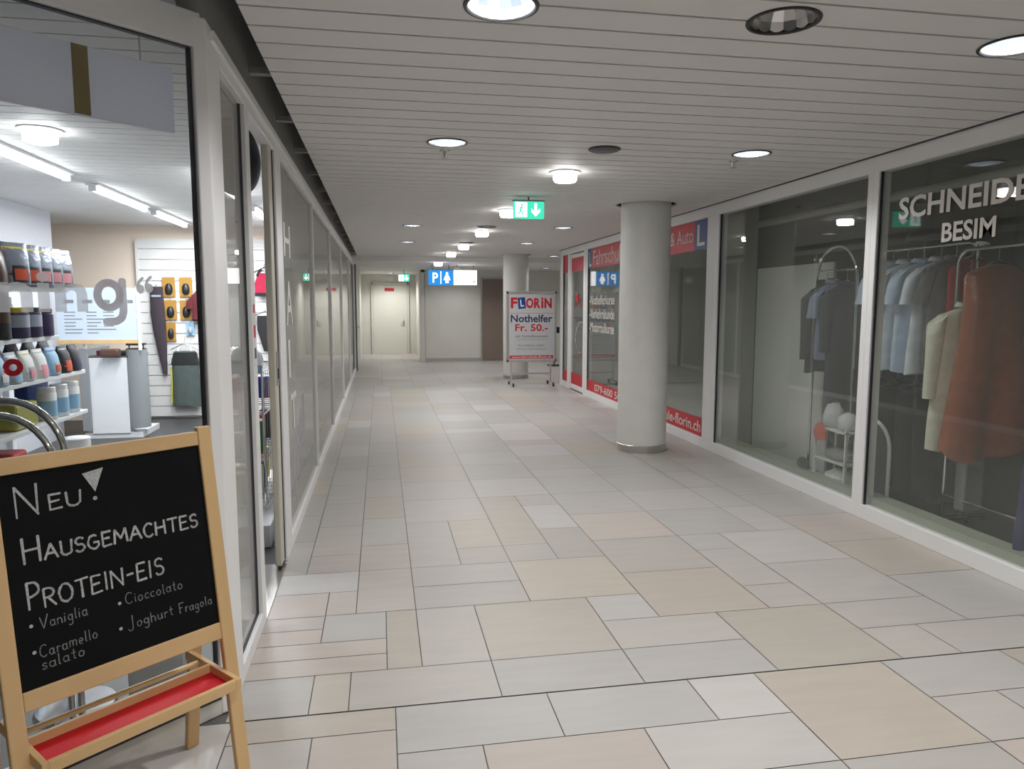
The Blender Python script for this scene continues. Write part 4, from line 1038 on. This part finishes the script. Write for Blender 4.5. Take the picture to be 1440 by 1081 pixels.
PL = ['silver pouch with orange print, leftmost of the five fronting the top shelf', 'silver pouch with orange print, second from left on the top shelf', 'silver pouch with pink print, middle of five on the top shelf', 'silver pouch with pink print, fourth from left on the top shelf', 'silver pouch with pink print, rightmost on the top shelf']
for i in range(5): pouch(PL[i], GX + .11, 5.28 + i * .172, 1.722, .185, .275, PC[i], PG, PI / 2 - .5)
for i in range(4): pouch('dark pouch standing in the back row of the top shelf behind the silver pouches', GX - .06, 5.36 + i * .165, 1.722, .15, .30, ('p_black', 'p_yellow', 'p_bluepack'), 'back row pouches on the top shelf')
pouch('dark brown pouch left of the silver pouches on the top shelf', GX + .08, 5.10, 1.722, .13, .25, ('p_brownpack', 'p_redpack', 'p_brownpack'), PG)
pouch('teal and silver pouch at the left picture edge on the top shelf', GX + .08, 4.93, 1.722, .13, .20, ('foil', 'p_green', 'p_silver'), PG)
TG = 'purple tubs on the second shelf'
for i, (y, r_, h_, m, lab, ld, tl) in enumerate(((4.86, .07, .16, 'p_black', 'p_purple', 'p_black', 'black tub at the left picture edge, left of the tall dark canister'), (5.08, .062, .30, 'p_black', 'p_brownpack', 'p_black', 'tall dark canister among the purple tubs'),
                                      (5.30, .075, .20, 'p_purple', 'p_silver', 'p_yellow', 'purple tub with a yellow lid right of the tall dark canister'), (5.48, .075, .20, 'p_purple', 'p_silver', 'p_black', 'purple tub with a pale label, second from the shelf end'), (5.66, .075, .19, 'p_purple', 'p_purple', 'p_black', 'purple tub at the right end of its shelf, beside the price board'))):
    tub(tl, GX + .09, y, 1.377, r_, h_, m, ld, lab, TG)
tub('white round-lidded tub above the purple tubs', GX - .06, 5.42, 1.377, .075, .27, 'p_white', 'p_white', 'p_silver', TG)
SG = 'bags on the third shelf'
for i, (y, c, tl) in enumerate(((4.96, ('p_paleblue', 'p_bluepack', 'p_white', 'p_silver'), 'pale blue bag at the left edge behind the red ring sticker'), (5.14, ('p_silver', 'p_white', 'p_paleblue'), 'silver bag just right of the red ring sticker'), (5.33, ('p_white', 'p_yellow', 'p_pink', 'p_silver'), 'white bag with pink print, on the shelf right of the red ring sticker'),
                                (5.52, ('p_white', 'p_silver', 'p_pink'), 'white bag with pink print, third from the shelf end'), (5.72, ('p_paleblue', 'p_bluepack', 'p_orange', 'p_silver'), 'blue bag with orange print near the shelf end'), (5.92, ('p_black', 'p_silver', 'p_orange'), 'black bag with orange print near the shelf end'), (6.10, ('p_black', 'p_purple', 'p_purple'), 'black bag at the end of the third shelf'))):
    pouch(tl, GX + .10, y, 1.092, .16, .20, c, SG)
for i in range(5): pouch('dark bag standing in the back row of the third shelf', GX - .06, 5.05 + i * .24, 1.092, .16, .24, ('p_black', 'p_purple', 'p_black'), 'back row bags on the third shelf')
for i, (y, tl) in enumerate(((5.66, 'white bottle with blue label, leftmost of three on the lower shelf'), (5.86, 'white bottle with blue label, middle of three on the lower shelf'), (6.06, 'white bottle with blue label, rightmost of three on the lower shelf'))):
    tub(tl, GX + .09, y, .777, .062, .235, 'p_white', 'p_white', 'p_paleblue', 'white bottles on the lower shelf', 'bottle', 'bottle', (.12, .62))
tg = 'olive yellow packet lying on the lower shelf behind the chrome tubes'
o = tag(MB().box((-.10, -.16, 0), (.1, .16, .17)).build('packet', 'p_olive', None, (GX + .02, 5.30, .777), bevel=.02), tg, 'packet')
o = tag(MB().box((-.10, -.09, 0), (.0, .25, .28)).build('packet', 'p_bluepack', None, (GX - .04, 5.78, .777), bevel=.02), 'blue carton behind the white bottles on the lower shelf', 'packet')
o = tag(MB().box((-.10, -.10, 0), (.1, .10, .20)).build('packet', 'p_redpack', None, (GX + .04, 5.12, .122 + .33), bevel=.02), 'red packet low at the left edge behind the chrome tubes', 'packet')
MB().box((-.20, -1.6, .425), (.22, 1.22, .452)).build('shelf', 'white_lacquer', t, bevel=.004) if False else None
o = tag(MB().box((-.12, -.5, 0), (.12, .3, .33)).build('storage_box', 'white_lacquer', None, (GX + .04, 5.1, .122), bevel=.01), 'white storage box on the bottom shelf under the red packet', 'box')
tub('large white tub on the bottom shelf, left', GX + .10, 5.56, .122, .13, .40, 'p_white', 'p_white', 'p_silver', 'large white tubs on the bottom shelf')
tub('large white tub with a blue label at the end of the bottom shelf', GX + .10, 6.08, .122, .11, .45, 'p_white', 'p_white', 'p_paleblue', 'large white tubs on the bottom shelf')

# chrome tube stand behind the angled window
t = thing('chrome_stand', 'bent double chrome tube behind the blackboard, cut by the left picture edge', 'stand', (-1.3, 3.0, 0))
for dx, dz, rr in ((0, 0, .30), (-.035, -.055, .26)):
    p = [(-.62, -.1, 1.235 + dz), (-.30 + dx, 0, 1.25 + dz), (-.10 + dx, .0, 1.24 + dz)] + [(-.10 + dx + .20 * math.sin(a), 0, 1.24 + dz - .22 * (1 - math.cos(a))) for a in [PI / 2 * k / 8 for k in range(1, 9)]] + [(.10 + dx, 0, .02)]
    MB().tube(p, .0135, 12).build('tube', 'chrome', t)
MB().lathe([(.0, .02), (.14, .02), (.15, .0), (0, 0)], (.08, 0, 0), 24).build('base', 'chrome', t)
MB().tube([(-.62, -.1, 1.21), (-.62, -.1, .02)], .0135, 12).build('rear_tube', 'chrome', t)

tag(MB().box((-.11, -.10, 0), (.11, .10, .26)).build('storage_box', 'white_lacquer', None, (-.93, 3.14, .003), bevel=.006), 'small white box on the shop floor seen below the blackboard', 'box')
# counter and price board
t = thing('shop_counter', 'white shop counter with grey corner panels at the back of the left shop', 'counter', (-3.15, 9.3, 0))
MB().box((-.25, .0, .06), (.165, .7, .97)).build('front_panel', 'white_lacquer', t, bevel=.004)
MB().box((-.345, -.03, .10), (-.25, .7, 1.08)).build('corner_panel', 'grey_laminate', t, bevel=.004)
MB().lathe([(.12, .12), (.12, 1.06)], (.25, .10, 0), 28, cap0=True, cap1=True).build('corner_panel', 'grey_laminate', t)
MB().box((-.25, 0.0, .97), (.20, .72, .99)).build('worktop', 'dark_grey', t)
MB().box((-.345, .02, 0), (.3, .68, .07)).build('plinth', 'white_lacquer', t)
t = thing('price_board', 'pale blue price board with rows of small print standing on the counter', 'board', (-3.25, 9.25, 1.15))
MB().box((-.44, -.01, .03), (.42, .01, .64)).build('panel', 'board_blue', t)
MB().box((-.45, -.02, -.01), (.43, .02, .035)).build('bottom_rail', 'wood', t)
f = MB().beam((.44, 0, -.09), (.44, 0, .66), .03, .03).beam((-.18, .05, -.16), (-.18, .05, .03), .03, .03); f.build('post', 'white_lacquer', t)
s = MB(); M = plane_M((0, -.0105, 0), (1, 0, 0), (0, 0, 1)); rd = random.Random(4)
for cx, wd in ((-.30, .10), (-.10, .10), (.10, .08), (.24, .08), (.36, .06)): s.box((cx - wd / 2, .46, 0), (cx + wd / 2, .50, .0005), 0, M)
for k in range(7):
    for x0 in (-.36, -.12, .06):
        if x0 > 0 and k > 5: continue
        s.box((x0, .35 - k * .04, 0), (x0 + rd.uniform(.10, .2 if x0 < 0.05 else .14), .362 - k * .04, .0005), 0, M)
s.build('print', 'grey_text', t)
o = tag(MB().box((-.16, -.12, 0), (.16, .12, .055)).build('tray', 'black_plastic', None, (-3.14, 9.45, .99), bevel=.02), 'black tray on the counter below the price board', 'tray')
o = tag(MB().lathe([(0, 0), (.05, 0), (.055, .06), (.0, .075)], seg=20).build('red_cap', 'cloth_darkred', None, (-3.28, 9.37, .99)), 'dark red round item left on the counter', 'item')
tag(MB().box((-.10, -.06, 0), (.10, .06, .09)).build('packet', 'p_brownpack', None, (-3.12, 9.20, .99), bevel=.02), 'brown packet lying on the counter under the middle of the price board', 'packet')
t = thing('display_easel', 'small black display stand at the right end of the counter', 'stand', (-2.90, 9.40, 1.035))
MB().box((-.10, -.05, .075), (.10, .05, .10)).build('top', 'black_plastic', t)
f = MB()
for x in (-.08, .08): f.beam((x, 0, .04), (x, 0, .08), .012, .012)
f.box((-.1, -.05, .025), (.1, .05, .04)); f.build('legs', 'black_plastic', t)

# wares on the slatted wall
YW = 10.80
def hung_pack(label, x, z0, w, h, m1, m2, group):
    t = thing('glove_pack', label, 'pack', (x, YW - .02, z0), 0, group)
    MB().box((-w / 2, -.012, 0), (w / 2, 0, h)).build('card', m1, t, bevel=.003)
    n = 14
    rings = [[(w * .30 * s_ * math.cos(2 * PI * k / n), -.012 - .04 * s_ * abs(math.sin(2 * PI * k / n)), zq * h) for k in range(n)] for zq, s_ in ((.12, .6), (.25, 1.), (.45, 1.05), (.6, .8), (.68, .4))]
    MB().loft(rings, 0, True, True, True).build('glove', m2, t)
    MB().tube([(0, .03, h + .01), (0, -.04, h + .012)], .004, 6).build('hook', 'steel', t)
    return t
GG = 'glove packs on the slatted wall'
hung_pack('gold pack with black gloves, upper left of the group on the slatted wall', -2.866, 1.70, .165, .27, 'p_gold', 'p_black', GG)
hung_pack('gold pack with black gloves, upper right of the group on the slatted wall', -2.645, 1.70, .165, .27, 'p_gold', 'p_black', GG)
hung_pack('gold pack with black gloves, lower left of the group on the slatted wall', -2.858, 1.385, .16, .27, 'p_gold', 'p_black', GG)
hung_pack('gold pack with black gloves, lower right of the group on the slatted wall', -2.652, 1.385, .16, .27, 'p_gold', 'p_black', GG)
hung_pack('smaller dark gold pack under the left column of glove packs', -2.865, 1.09, .125, .26, 'p_gold', 'p_black', GG)
hung_pack('small blue-grey pack hanging right of the smaller gold pack', -2.61, 1.165, .11, .18, 'p_paleblue', 'p_silver', GG)
t = thing('leggings', 'long dark leggings hanging left of the gold glove packs', 'leggings', (-3.02, YW - .05, 1.84))
n = 16; rings = []
for q, wx, cx in ((0, .085, 0), (.1, .085, .0), (.3, .095, .01), (.5, .085, .05), (.7, .065, .10), (.9, .04, .15), (1, .03, .17)):
    rings.append([(cx * .35 + wx * math.cos(2 * PI * k / n), .03 * math.sin(2 * PI * k / n), -1.2 * q) for k in range(n)])
MB().loft(rings, 0, True, True, True).build('fabric', 'cloth_plum', t); MB().box((-.06, -.034, -.14), (.06, -.028, -.115)).build('waist_print', 'p_silver', t); MB().tube([(0, .04, .03), (0, -.05, .02), (0, 0, -.01)], .004, 6).build('hook', 'steel', t)
t = thing('sports_dress', 'black and grey sports dress on a hanger low on the slatted wall', 'dress', (-2.68, YW - .09, 1.03))
garment('', '', '', None, 0, .44, .84, .12, 0, 'cloth_green_grey', .96, False, seed=50, strap=True, m2='cloth_white', root=t, hook=.14, fold=.5)
rr = [[(.30 / 2 * s_ * math.cos(2 * PI * k / 20), .075 * math.sin(2 * PI * k / 20), z) for k in range(20)] for z, s_ in ((-.09, 1.0), (-.16, 1.12), (-.26, 1.28))]
MB().loft(rr, 0, True, False, False).build('bodice', 'cloth_black', t)
MB().tube([(-.19, -.0, -.3), (-.185, .0, -.5), (-.2, 0, -.8)], .012, 8).build('side_trim', 'cloth_yellow', t)
o = garment('shirt', 'dark red garment on the slatted wall, half hidden by the window edge', 'shirt', (-2.42, YW - .10, 1.78), 0, .30, .40, .10, .16, 'cloth_darkred', 1., False, seed=51, sl_out=.03)
t = thing('sports_bra', 'crimson sports top with black edging seen through the shop door', 'top', (-1.59, YW - .09, 2.06))
rr = [[(.30 / 2 * s_ * math.cos(2 * PI * k / 20), .06 * math.sin(2 * PI * k / 20), z) for k in range(20)] for z, s_ in ((-.03, .62), (-.10, .72), (-.17, .9), (-.30, .88))]
MB().loft(rr, 0, True, False, False).build('body', 'cloth_pink', t)
rr = [[(.30 / 2 * s_ * math.cos(2 * PI * k / 20), .062 * math.sin(2 * PI * k / 20), z) for k in range(20)] for z, s_ in ((-.30, .9), (-.35, .9))]
MB().loft(rr, 0, True, False, False).build('hem_band', 'cloth_black', t)
for sx in (-1, 1): MB().tube([(sx * .09, -.045, -.07), (sx * .06, -.02, .0), (sx * .04, 0, .02)], .018, 8).build('strap', 'cloth_black', t)
MB().tube([(-.16, 0, -.03), (0, 0, .05), (.16, 0, -.03)], .008, 8).tube([(0, 0, .05), (0, .05, .10)], .004, 6).build('hanger', 'black_plastic', t)
t = thing('shorts', 'black sports shorts with red trim on a hanger under the crimson top', 'shorts', (-1.60, YW - .08, 1.44))
rr = [[(.16 * s_ * math.cos(2 * PI * k / 20) + cx, .06 * math.sin(2 * PI * k / 20), z) for k in range(20)] for z, s_, cx in ((0, .8, .02), (-.2, .95, .04), (-.5, .7, .08))]
MB().loft(rr, 0, True, True, True).build('fabric', 'cloth_black', t); MB().tube([(.05, -.065, -.12), (.03, -.07, -.3), (.09, -.06, -.48)], .008, 8).build('trim', 'cloth_pink', t); MB().tube([(-.15, 0, .0), (0, 0, .06), (.15, 0, 0)], .006, 8).tube([(0, 0, .06), (0, .05, .10)], .004, 6).build('hanger', 'black_plastic', t)
garment('shirt', 'white shirt hanging between the crimson top and the wire basket', 'shirt', (-1.98, YW - .11, 1.68), 0, .34, .72, .10, .2, 'cloth_white', 1., False, seed=53, sl_out=.04)
# plinth with wire stand and packets, seen through the open door
t = thing('wire_stand', 'chrome wire stand crammed with bright packets inside the shop door', 'stand', (-.98, 5.75, .152))
f = MB()
for x in (-.16, .16):
    for y in (-.5, .5): f.tube([(x, y, 0), (x, y, 1.0)], .008, 8)
for z in (.02, .35, .68, .98):
    for x in (-.16, .16): f.tube([(x, -.5, z), (x, .5, z)], .006, 6)
    for y in (-.5, .5): f.tube([(-.16, y, z), (.16, y, z)], .006, 6)
    for k in range(9): f.tube([(-.16, -.5 + k * .125, z), (.16, -.5 + k * .125, z)], .003, 6)
for k in range(12): f.tube([(.16, -.5 + k * .09, .02), (.16, -.5 + k * .09, .98)], .0025, 6)
for k in range(5): f.tube([(-.16 + k * .08, -.5, .02), (-.16 + k * .08, -.5, .98)], .0025, 6)
f.build('wire_frame', 'chrome', t)
MB().box((-.165, -.505, .97), (.165, -.495, 1.03)).build('shelf_lip', 'p_paleblue', t)
rd = random.Random(9)
pc = ['p_redpack', 'p_black', 'p_white', 'p_orange', 'p_silver', 'p_purple', 'p_pink', 'p_yellow', 'p_green', 'p_bluepack']
cn = dict(p_redpack='red', p_black='black', p_white='white', p_orange='orange', p_silver='silver', p_purple='purple', p_pink='pink', p_yellow='yellow', p_green='green', p_bluepack='blue')
for li, z in enumerate((.035, .365, .695)):
    for k in range(6):
        m = rd.choice(pc); hh = rd.uniform(.16, .26)
        tag(MB().box((-.06, -.055, 0), (.06, .055, hh)).build('packet', m, None, (-.98 + rd.uniform(-.06, .07), 5.34 + k * .16, .152 + z), bevel=.015), '%s packet on the %s tier of the wire stand, number %s from the door' % (cn[m], ('bottom', 'middle', 'upper')[li], ('one', 'two', 'three', 'four', 'five', 'six')[k]), 'packet', 'packets in the wire stand')
bag('plastic_bag', 'shiny bag with red print heaped on top of the wire stand', (-.97, 5.45, 1.142), .26, .26, .16, 'plastic_bag', 12)
tag(MB().box((-.24, -.85, 0), (.24, .85, .15)).build('plinth', 'white_lacquer', None, (-.98, 5.72, .002), bevel=.006), 'low white display plinth just inside the shop door', 'plinth')
# convex mirror seen from behind above the door
t = thing('convex_mirror', 'dark round mirror back on a curved black arm inside the top of the shop door', 'mirror', (-.80, 4.45, 2.43))
Mm = Matrix.Rotation(math.radians(-33), 4, 'Z') @ Matrix.Rotation(math.radians(90), 4, 'Y') @ Matrix.Rotation(math.radians(0), 4, 'X')
MB().lathe([(.0, .05), (.10, .045), (.18, .025), (.215, 0.0), (.215, -.012), (.0, -.012)], seg=40, M=Mm).build('disc', 'dark_grey', t)
MB().tube([(0, -.02, .02), (.02, -.06, .10), (.05, -.07, .18), (.04, -.05, .26), (0, 0, .25)], .011, 8).build('arm', 'black_plastic', t)
